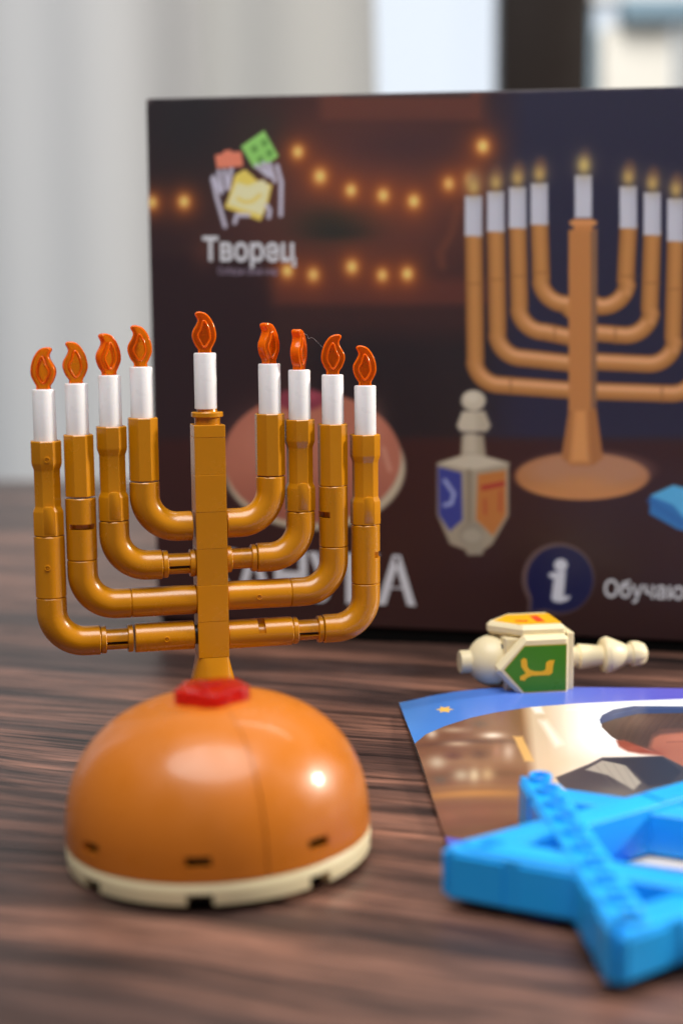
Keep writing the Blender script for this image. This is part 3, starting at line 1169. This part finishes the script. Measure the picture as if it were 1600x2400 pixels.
cr, cr2, cr3 = (176, 168, 150), (146, 136, 118), (196, 190, 174)
p.lay(p.poly(KD([(215, 520), (345, 520), (362, 665), (205, 665)]), 5), cr2)
p.lay(p.poly(KD([(232, 500), (300, 500), (310, 660), (225, 660)]), 14) * 0.8, cr)
p.lay(p.poly(KD([(215, 375), (352, 375), (388, 465), (365, 500), (205, 500), (182, 465)]), 5), cr)
p.lay(p.poly(KD([(300, 375), (352, 375), (388, 465), (365, 500), (310, 500)]), 18) * 0.5, cr2)
c = KD([(284, 310)])[0]
p.lay(p.ell(c[0], c[1], 28, 24, 5), cr)
p.lay(p.ell(c[0] - 4, c[1] - 7, 16, 12, 9) * 0.6, cr3)
p.lay(p.poly(KD([(62, 692), (250, 632), (300, 632), (505, 692), (500, 730), (500, 1015), (400, 1190), (345, 1230), (340, 1250), (245, 1250), (235, 1225), (140, 1190), (62, 1010)]), 5), cr2)
p.lay(p.poly(KD([(70, 695), (250, 640), (300, 640), (498, 695), (270, 738)]), 6), cr)
p.lay(p.poly(KD([(68, 715), (212, 752), (218, 1040), (140, 1110), (72, 1010)]), 5), (46, 56, 128))
p.lay(p.poly(KD([(310, 762), (482, 735), (484, 1012), (405, 1140), (300, 1040)]), 5), (166, 104, 52))
p.lay(p.line(KD([(110, 800), (165, 880), (150, 940), (110, 950)]), 8, 7), (150, 160, 200))
p.lay(p.line(KD([(345, 845), (462, 820)]), 12, 5), (150, 50, 42))
p.lay(p.line(KD([(450, 870), (447, 985)]), 8, 5) * 0.8, (156, 68, 44))
p.lay(p.line(KD([(355, 920), (357, 1000)]), 8, 5) * 0.8, (156, 68, 44))
p.lay(p.line(KD([(258, 745), (258, 1060)]), 12, 8), (122, 112, 96))
p.lay(p.ell(*KD([(270, 1130)])[0], 28, 30, 6), (132, 124, 110))
p.lay(p.ell(*KD([(275, 1140)])[0], 22, 16, 8) * 0.7, (160, 152, 136))
p.lay(p.poly(KD([(235, 1180), (345, 1180), (338, 1255), (250, 1258)]), 6), (140, 132, 116))
# candelabrum picture
tan, tand, tanl = (172, 120, 68), (120, 78, 42), (210, 156, 114)
p.lay(p.ell(1336, 1094, 154, 54, 5), (158, 106, 66))
p.lay(p.ell(1350, 1080, 138, 42, 20) * 0.55, (160, 122, 104))
p.lay(p.gauss(1330, 1110, 70, 20) * 0.6, (178, 120, 66))
p.lay(p.ell(1336, 1094, 154, 54, 5) * p.soft(1118 - y, 30) * 0.6, (186, 128, 76))
p.lay(p.poly([(1306, 935), (1368, 935), (1384, 1052), (1360, 1070), (1310, 1070), (1288, 1052)], 5), (150, 98, 56))
p.lay(p.poly([(1318, 940), (1346, 940), (1352, 1062), (1308, 1062)], 14), (190, 132, 78))
for xv, yt, yh, xe, yc, sd in ((1087, 540, 886, 1308, 450, 1), (1138, 530, 824, 1308, 440, 1), (1188, 522, 764, 1308, 430, 1), (1238, 514, 700, 1308, 421, 1),
                               (1442, 522, 706, 1364, 428, -1), (1497, 538, 772, 1364, 442, -1), (1551, 552, 838, 1364, 456, -1), (1604, 565, 906, 1364, 470, -1)):
    dy = -18 if sd > 0 else -6
    pts = [(xv, yt), (xv + (4 if sd > 0 else -6), yh - 62)]
    cx = xv + sd * 62
    pts += [(cx - sd * 60 * math.cos(RAD(a)), yh - 62 + 60 * math.sin(RAD(a))) for a in range(10, 91, 10)]
    pts += [(xe, yh + (10 if sd > 0 else -8))]
    p.tube(pts, 41, tand, tan, tanl, 4)
    jx = xv + sd * 85
    if xv in (1087, 1188, 1497, 1604):
        p.lay(p.line([(jx, yh - 19), (jx, yh + 19)], 5, 5) * 0.5, tand)
    p.lay(p.line([(xv - 18, yt + 112), (xv + 20, yt + 112)], 4, 5) * 0.5, tand)
    p.lay(p.poly([(xv - 20, yc), (xv + 19, yc), (xv + 19, yt + 2), (xv - 20, yt + 2)], 4), (176, 178, 190))
    p.lay(p.line([(xv + 12, yc + 4), (xv + 12, yt)], 12, 10) * 0.4, (150, 152, 166))
    p.lay(p.gauss(xv + 2, yc - 28, 30, 34) * 0.35, (96, 82, 74))
    p.lay(p.ell(xv + 3, yc - 38, 14, 22, 12) * 0.55, (112, 76, 62))
    p.lay(p.gauss(xv, yc - 20, 15, 20) * 0.9, (182, 154, 92))
p.lay(p.poly([(1305, 528), (1358, 528), (1358, 942), (1305, 942)], 4), (168, 112, 64))
p.lay(p.poly([(1356, 526), (1371, 524), (1369, 930), (1356, 942)], 4), (120, 88, 66))
p.lay(p.poly([(1316, 502), (1360, 502), (1360, 530), (1316, 530)], 5), (176, 116, 66))
p.lay(p.line([(1313, 512), (1364, 512)], 12, 5), (190, 130, 80))
p.lay(p.poly([(1319, 402), (1358, 402), (1358, 500), (1319, 500)], 4), (176, 178, 190))
p.lay(p.gauss(1340, 378, 32, 38) * 0.4, (100, 86, 76))
p.lay(p.ell(1343, 362, 12, 22, 12) * 0.5, (90, 66, 66))
p.lay(p.gauss(1340, 380, 16, 22) * 0.95, (192, 170, 104))
# star picture at the edge
p.lay(p.poly([(1492, 1140), (1545, 1116), (1600, 1130), (1660, 1120), (1680, 1170), (1620, 1230), (1555, 1216), (1490, 1180)], 4), (44, 106, 168))
p.lay(p.poly([(1492, 1138), (1545, 1114), (1600, 1128), (1640, 1160), (1570, 1190), (1545, 1160)], 5), (78, 160, 212))
p.lay(p.line([(1490, 1150), (1580, 1210)], 12, 6) * 0.7, (38, 92, 158))
# information bubble
p.lay(p.ell(1281, 1329, 83, 82, 4), (92, 74, 74))
p.lay(p.poly([(1213, 1370), (1212, 1408), (1262, 1404)], 5), (92, 74, 74))
p.lay(p.ell(1285, 1331, 76, 76, 4), (14, 20, 64))
p.lay(p.poly([(1221, 1362), (1218, 1405), (1262, 1398)], 4), (14, 20, 64))


def K4(pts):
    return [((1000 + a / 2.613) / D_, (1200 + bq / 2.613) / D_) for a, bq in pts]


c = K4([(818, 325)])[0]
p.lay(p.ell(c[0], c[1], 15.5, 14.5, 3), (192, 196, 208))
p.lay(p.poly(K4([(742, 378), (770, 368), (850, 358), (838, 495), (838, 515), (878, 512), (868, 538), (820, 556), (775, 550), (760, 528), (776, 412), (748, 398)]), 4), (192, 196, 208))
wear = np.minimum(UU, BHH - HH)
nz_ = rng.normal(0, 1, (NV // 8 + 1, NU // 8 + 1)).repeat(8, 0).repeat(8, 1)[:NV, :NU]
p.lay(np.clip(1.3 - wear, 0, 1) * np.clip(0.28 + 0.16 * nz_, 0, 0.8), (128, 116, 116))
p.lay(np.clip(1 - np.hypot(UU, BHH - HH) / 3.2, 0, 1) * 0.7, (150, 138, 134))
p.c += rng.normal(0, 1.2, p.c.shape)
BOXGAIN = 1.42
front = colour_mesh('front_print', PP, np.clip(lin(np.clip(p.c, 0, 255)) * BOXGAIN, 0, 0.9), printed('box_print', 0.4, 0.25), BX)


def px_to_box(px, py):
    r_ = rt * (px - 800) / FPX + dn * (py - 1200) / FPX + fw
    c0 = np.array([0, 0, CAM_H])
    t = ((BP - c0) @ ey) / (r_ @ ey)
    Q = c0 + r_ * t - BP
    return Q @ ex, Q @ ez


def lettering(text, tl, tr, cap_px, mat, bold=0.0, name='lettering', spacing=1.0, shear=0.0):
    """text set on the box face from baseline-left tl to baseline-right tr (image pixels)"""
    cu = bpy.data.curves.new(name, 'FONT')
    cu.body = text
    cu.size = 1.0
    cu.offset = bold
    cu.space_character = spacing
    cu.shear = shear
    cu.resolution_u = 3
    to = bpy.data.objects.new(name, cu)
    COL.objects.link(to)
    dg = bpy.context.evaluated_depsgraph_get()
    me = bpy.data.meshes.new_from_object(to.evaluated_get(dg))
    bpy.data.objects.remove(to)
    V = np.array([v.co[:] for v in me.vertices])
    u0, h0 = px_to_box(*tl)
    u1, h1 = px_to_box(*tr)
    _, hc = px_to_box(tl[0], tl[1] - cap_px)
    caph = 0.72                                       # cap height of the font at size 1
    sx = (u1 - u0) / (V[:, 0].max() - V[:, 0].min())
    sy = (hc - h0) / caph
    uu = u0 + (V[:, 0] - V[:, 0].min()) * sx
    hh = h0 + V[:, 1] * sy + (h1 - h0) * (uu - u0) / (u1 - u0)
    W = on_box(uu, hh, 0.06)
    F = [tuple(pl.vertices) for pl in me.polygons]
    bpy.data.meshes.remove(me)
    return mesh_obj(name, W, F, mat, BX, smooth=0)


lettering('ХАНУКА', (470, 1396), (974, 1416), 106, INKWHITE, 0.028)
lettering('Творец', (476, 610), (694, 612), 54, INKWHITE, 0.028)
lettering('Собери свой мир', (511, 643), (652, 644), 17, INKLILAC, 0.01)
lettering('Обучающий', (1414, 1398), (1700, 1408), 40, INKWHITE, 0.02)

# ------------------------------------------------------------------ booklet
bk = empty('booklet', (0, 0, 0))
tag(bk, 'glossy booklet with blue border and photograph of a child in a blue cap', 'booklet')
B0, B1 = np.array([23.4, 262.0]), np.array([16.3, 401.2])      # left edge from near to far
bd = (B1 - B0) / np.linalg.norm(B1 - B0)
bn = np.array([bd[1], -bd[0]])
BL, BWD = np.linalg.norm(B1 - B0), 128.0
NU, NV = 420, 420
uu = np.linspace(0, BWD, NU); vv = np.linspace(0, BL, NV)
U, Vv = np.meshgrid(uu, vv)


def book_z(U, V):
    t = V / BL
    far = np.clip((t - 0.35) / 0.65, 0, 1) ** 1.6
    z = 1.6 + far * (-0.2 + 4.3 * (1 - np.exp(-(U / 15.0) ** 1.3)) - 2.0 * np.clip((U - 30) / 60, 0, 1))
    z += 1.3 * np.exp(-((t - 0.62) / 0.22) ** 2) * np.exp(-U / 25)
    return z


Zb = book_z(U, Vv)
PB = np.stack([B0[0] + U * bn[0] + Vv * bd[0], B0[1] + U * bn[1] + Vv * bd[1], Zb], -1)
lx, ly = project_to_pixels(PB)  # cover points projected through the camera, print is drawn in image pixels
q = Painter((lx - 920) * 2.306, (ly - 1600) * 2.306, (70, 130, 205))
x, y = q.x, q.y
q.c = np.asarray((66, 132, 206.)) * (1 - np.clip(x / 1500, 0, 1))[..., None] + np.asarray((92, 88, 190.)) * np.clip(x / 1500, 0, 1)[..., None]
q.lay(np.clip((y - 500) / 350, 0, 1), (92, 92, 196))
# picture area with its swooping upper border
top = np.interp(x, [-200, 100, 180, 280, 420, 560, 740, 1000, 1300, 1568, 2400], [520, 345, 278, 235, 190, 160, 132, 112, 98, 88, 80])
pic = q.soft(top - y, 5) * q.soft(y - (836 + (x - 300) * 0.14), 8)
r = Painter(x, y, (150, 112, 82))
r.lay(r.soft(x - 720 - (y - 150) * 0.16, 60), (120, 82, 60))
r.lay(r.soft(x - 420 - (y - 150) * 0.1, 260) * 0.5, (108, 72, 54))
for yy, hh_, cc in ((330, 26, (92, 62, 50)), (430, 60, (134, 98, 72)), (505, 34, (104, 72, 52)), (570, 20, (128, 90, 62)), (610, 40, (160, 110, 62)), (680, 40, (112, 72, 56)), (760, 60, (104, 66, 52))):
    ly_ = yy + 0.00018 * (x - 520) ** 2 - 14
    r.lay(r.gauss(430, 0, 360, 1e9) * np.exp(-((y - ly_) / (hh_ * 0.6)) ** 2) * r.soft(x - 740, 60), cc)
for bx_, by_, w_, h_, cc in ((210, 275, 30, 26, (205, 185, 165)), (330, 255, 70, 16, (168, 140, 116)), (470, 222, 40, 20, (96, 74, 62)), (540, 285, 60, 18, (232, 218, 200)), (350, 330, 70, 16, (176, 148, 122)),
                             (240, 430, 46, 34, (178, 160, 138)), (330, 395, 50, 22, (96, 62, 50)), (470, 385, 50, 30, (88, 60, 50)), (560, 370, 22, 42, (150, 108, 88)), (625, 372, 34, 46, (186, 160, 142)),
                             (255, 525, 40, 22, (92, 76, 64)), (370, 500, 44, 34, (170, 152, 128)), (440, 500, 30, 40, (196, 176, 144)), (510, 495, 40, 40, (176, 146, 108)), (300, 720, 60, 30, (124, 80, 62)), (480, 700, 90, 24, (118, 74, 58))):
    r.lay(r.gauss(bx_, by_, w_, h_) * 0.85, cc)
# bright window side of the picture
r.lay(r.soft(720 + (y - 150) * 0.10 - x, 70), (196, 172, 146))
r.lay(r.soft(860 + (y - 150) * 0.16 - x, 120) * 0.85, (226, 212, 194))
r.lay(r.soft(1010 - x, 160) * r.soft(y - 370, 150) * 0.97, (244, 248, 255))
r.lay(r.poly([(790, 205), (830, 205), (920, 330), (880, 345)], 34) * 0.8, (240, 230, 216))
r.lay(r.poly([(742, 128), (800, 124), (815, 165), (770, 165)], 22) * 0.8, (240, 236, 230))
r.lay(r.poly([(650, 290), (700, 290), (762, 425), (712, 425)], 18) * 0.9, (212, 164, 94))
r.lay(r.gauss(900, 430, 120, 60) * 0.6, (206, 180, 150))
r.lay(r.line([(940, 145), (1130, 140)], 8, 12) * 0.5, (216, 220, 228))
# the child: cap, hair, ear, cheek, coat
hair = r.poly([(1126, 212), (1200, 165), (1568, 135), (2400, 200), (2400, 420), (1440, 385), (1370, 360), (1230, 320), (1180, 290), (1128, 240)], 8)
r.lay(hair, (76, 58, 52))
r.lay(hair * r.gauss(1330, 200, 120, 50) * 0.5, (122, 94, 80))
r.lay(hair * r.gauss(1250, 300, 130, 40) * 0.6, (66, 50, 46))
for k in range(46):
    xa = 1150 + k * 15 + rng.uniform(-6, 6)
    r.lay(hair * r.line([(xa + 120, 150 + k * .6), (xa + 50, 225 + k), (xa + rng.uniform(-10, 20), 330)], 3, 7) * rng.uniform(0.12, 0.3), (136, 106, 90) if k % 3 else (58, 44, 42))
r.lay(r.poly([(1385, 352), (1405, 290), (1450, 262), (1568, 258), (2400, 262), (2400, 620), (1568, 470), (1450, 405)], 34), (160, 98, 78))
r.lay(r.gauss(1540, 300, 70, 30) * 0.5, (188, 118, 96))
r.lay(r.gauss(1420, 380, 60, 30) * 0.6, (138, 74, 60))
r.lay(r.poly([(1205, 312), (1250, 310), (1400, 370), (1452, 385), (1340, 384), (1270, 372), (1220, 345)], 16), (138, 68, 54))
r.lay(r.gauss(1300, 355, 50, 12) * 0.5, (166, 90, 72))
r.lay(r.poly([(1395, 300), (1425, 258), (1568, 252), (1568, 266), (1440, 280)], 22) * 0.8, (84, 62, 56))
r.lay(r.line([(1480, 322), (1568, 318), (1640, 330)], 4, 14) * 0.5, (110, 64, 56))
r.lay(r.poly([(1116, 200), (1130, 175), (1190, 145), (1300, 126), (1568, 128), (1900, 150), (1900, 182), (1568, 164), (1320, 168), (1200, 196), (1122, 222)], 7), (52, 68, 108))
r.lay(r.line([(1190, 172), (1320, 140), (1568, 138)], 3, 4) * 0.4, (104, 124, 172))
r.lay(r.poly([(1060, 440), (1130, 405), (1460, 398), (1600, 470), (2400, 700), (2400, 1000), (1500, 900), (1080, 700), (900, 545), (880, 512)], 12), (62, 60, 68))
r.lay(r.gauss(1230, 600, 170, 50) * 0.6, (128, 118, 108))
r.lay(r.poly([(1040, 470), (1130, 420), (1250, 440), (1340, 540), (1300, 580), (1160, 500)], 12), (156, 148, 138))
for k in range(5):
    r.lay(r.line([(1090 + k * 50, 440), (1190 + k * 40, 560)], 5, 8) * 0.4, (110, 104, 100))
r.lay(r.poly([(1130, 415), (1450, 400), (1560, 480), (1500, 540), (1380, 560), (1270, 450)], 10), (48, 50, 62))
q.lay(pic, r.c)
# yellow six pointed star
c0 = (280, 145)
sx_, sy_ = 50, 19
star_pts = []
for k in range(12):
    a = RAD(k * 30)
    rr_ = 1.0 if k % 2 == 0 else 0.56
    star_pts.append((c0[0] + sx_ * rr_ * math.cos(a), c0[1] + sy_ * rr_ * math.sin(a)))
q.lay(q.poly(star_pts, 4), (238, 186, 92))
q.c += rng.normal(0, 1.0, q.c.shape)
# worn white corners
q.lay(np.clip(1 - np.hypot(U, Vv - BL) / 1.1, 0, 1) * 0.8, (215, 220, 230))
BKGAIN = 1.12
cover = colour_mesh('cover', PB, np.clip(lin(np.clip(q.c, 0, 255)) * BKGAIN, 0, 0.92), printed('booklet_print', 0.28, 0.35), bk)
# the leaves under the cover
for li, (dz, ins) in enumerate(((0.28, 0.15), (0.62, 0.5), (0.95, 0.35))):
    U2, V2 = np.meshgrid(np.linspace(ins, BWD, 40), np.linspace(ins, BL - ins, 50))
    Z2 = np.maximum(book_z(U2, V2) - dz, 0.12)
    P2 = np.stack([B0[0] + U2 * bn[0] + V2 * bd[0], B0[1] + U2 * bn[1] + V2 * bd[1], Z2], -1)
    nv_, nu_ = P2.shape[:2]
    Vt = P2.reshape(-1, 3)
    Vb = Vt - np.array([0, 0, 0.1])
    idx = np.arange(nv_ * nu_).reshape(nv_, nu_)
    F = [(idx[j, i], idx[j, i + 1], idx[j + 1, i + 1], idx[j + 1, i]) for j in range(nv_ - 1) for i in range(nu_ - 1)]
    N = nv_ * nu_
    F += [(a + N, d + N, c_ + N, b_ + N) for a, b_, c_, d in F]
    rim = list(idx[0, :]) + list(idx[1:, -1]) + list(idx[-1, -2::-1]) + list(idx[-2:0, 0])
    F += [(rim[i], rim[i - 1], rim[i - 1] + N, rim[i] + N) for i in range(len(rim))]
    mesh_obj('leaf', np.vstack([Vt, Vb]), F, PAPER, bk)

# ------------------------------------------------------------------ background: curtains, window, view outside
def cloth(name, base, transl):
    m = bpy.data.materials.new(name)
    m.use_nodes = True
    nt_ = m.node_tree
    out = nt_.nodes['Material Output']
    bs = nt_.nodes['Principled BSDF']
    bs.inputs['Roughness'].default_value = 0.9
    bs.inputs['Specular IOR Level'].default_value = 0.1
    tc_ = nd(nt_, 'ShaderNodeTexCoord')
    wv = nd(nt_, 'ShaderNodeTexNoise', Scale=600.0, Detail=2.0)
    nt_.links.new(tc_.outputs['Object'], wv.inputs['Vector'])
    mx = nd(nt_, 'ShaderNodeMix', data_type='RGBA')
    mx.inputs[6].default_value = (*[c_ * 0.92 for c_ in base], 1)
    mx.inputs[7].default_value = (*base, 1)
    nt_.links.new(wv.outputs[0], mx.inputs[0])
    nt_.links.new(mx.outputs[2], bs.inputs['Base Color'])
    tr = nd(nt_, 'ShaderNodeBsdfTranslucent')
    nt_.links.new(mx.outputs[2], tr.inputs[0])
    ms = nd(nt_, 'ShaderNodeMixShader')
    ms.inputs[0].default_value = transl
    nt_.links.new(bs.outputs[0], ms.inputs[1])
    nt_.links.new(tr.outputs[0], ms.inputs[2])
    nt_.links.new(ms.outputs[0], out.inputs['Surface'])
    return m


def curtain(name, label, x0, x1, yb, amp, wl, z0, z1, mat, ph=0.0, slant=0.0):
    nx, nz = 260, 24
    V, F = [], []
    for j in range(nz):
        t = j / (nz - 1)
        z = z0 + (z1 - z0) * t
        for i in range(nx):
            s = i / (nx - 1)
            xx = x0 + (x1 - x0) * s
            w = math.sin(xx / wl + ph) + 0.45 * math.sin(xx / wl * 2.3 + 1.3 + ph) + 0.2 * math.sin(xx / wl * 0.4 + t)
            V.append((xx + slant * (z1 - z) * s, yb + amp * w * (1.05 - 0.15 * t), z))
    for j in range(nz - 1):
        for i in range(nx - 1):
            F.append((j * nx + i, j * nx + i + 1, (j + 1) * nx + i + 1, (j + 1) * nx + i))
    o = mesh_obj(name, V, F, mat, smooth=80)
    return tag(o, label, 'curtain')


curtain('curtain', 'pale grey curtain hanging at the far left behind the table', -900, -118, 1290, 5.5, 32, -700, 1500, cloth('pale_cloth', (0.80, 0.80, 0.80), 0.48))
curtain('curtain', 'darker grey curtain hanging between the pale curtain and the bright window', -190, 12, 1345, 6, 34, -700, 1500,
        cloth('grey_cloth', (0.64, 0.63, 0.60), 0.40), 1.0, 0.02)

win = empty('window', (0, 1560, -300))
tag(win, 'bright window with a dark brown frame post behind the box', 'window')
FRAME = plastic('dark_brown_frame', (0.014, 0.008, 0.006), 0.5, spec=0.3)
for (a, bq, z0, z1, nm) in ((168, 262, 0, 1800, 'mullion'), (-700, -610, 0, 1800, 'jamb'), (900, 990, 0, 1800, 'jamb')):
    mesh_obj(nm, *boxvf(a, bq, -30, 30, z0, z1, 3), FRAME, win)
mesh_obj('sill', *boxvf(-720, 1010, -60, 40, -50, -1, 3), FRAME, win)
mesh_obj('head', *boxvf(-720, 1010, -35, 35, 1801, 1880, 3), FRAME, win)
glass = bpy.data.materials.new('window_glass')
glass.use_nodes = True
gt = glass.node_tree
gb = gt.nodes['Principled BSDF']
tb = nd(gt, 'ShaderNodeBsdfTransparent')
tb.inputs[0].default_value = (0.97, 0.98, 0.98, 1)
gm = nd(gt, 'ShaderNodeMixShader')
gm.inputs[0].default_value = 0.04
gb.inputs['Roughness'].default_value = 0.03
gt.links.new(tb.outputs[0], gm.inputs[1])
gt.links.new(gb.outputs[0], gm.inputs[2])
gt.links.new(gm.outputs[0], gt.nodes['Material Output'].inputs['Surface'])
mesh_obj('pane', *boxvf(-609, 167, -3, 3, 1, 1799, 0), glass, win, smooth=0)
mesh_obj('pane', *boxvf(263, 899, -3, 3, 1, 1799, 0), glass, win, smooth=0)

sky_m = bpy.data.materials.new('overcast_sky')
sky_m.use_nodes = True
snt = sky_m.node_tree
snt.nodes.remove(snt.nodes['Principled BSDF'])
em = nd(snt, 'ShaderNodeEmission')
em.inputs[0].default_value = (0.84, 0.90, 1.0, 1)
em.inputs[1].default_value = 1.0
snt.links.new(em.outputs[0], snt.nodes['Material Output'].inputs['Surface'])
sky = mesh_obj('sky', [(-9000, 9000, -4000), (9000, 9000, -4000), (9000, 9000, 8000), (-9000, 9000, 8000)], [(0, 1, 2, 3)], sky_m, smooth=0)
tag(sky, kind='structure')

# the neighbouring house, far out of focus
house = empty('house', (0, 4200, 0))
tag(house, 'blurred cream house with blue beam seen through the window at upper right', 'building')
CREAMW = plastic('cream_render', (0.85, 0.80, 0.72), 0.8, scale=4)
WHITEW = plastic('white_render', (0.86, 0.86, 0.86), 0.8, scale=4)
BLUEW = plastic('blue_grey_beam', (0.16, 0.27, 0.36), 0.6, scale=4)
GREYW = plastic('grey_downpipe', (0.42, 0.43, 0.43), 0.6, scale=4)
mesh_obj('wall', *boxvf(760, 962, 30, 200, -600, 928, 4), CREAMW, house)
mesh_obj('beam', *boxvf(800, 2200, -40, 60, 932, 992, 4), BLUEW, house)
mesh_obj('parapet', *boxvf(700, 2200, 0, 100, 996, 2200, 4), WHITEW, house)
mesh_obj('downpipe', *boxvf(975, 1015, 0, 60, -600, 930, 4), GREYW, house)
mesh_obj('wall', *boxvf(1030, 2200, 30, 200, -600, 930, 4), WHITEW, house)
mesh_obj('corner_post', *boxvf(700, 742, 40, 120, -600, 990, 4), BLUEW, house)
area('daylight_outside', (0.5, 2.2, 2.5), (1.0, 4.2, 0.5), 2.0, 2.0, 105.0, (1, 0.97, 0.93))
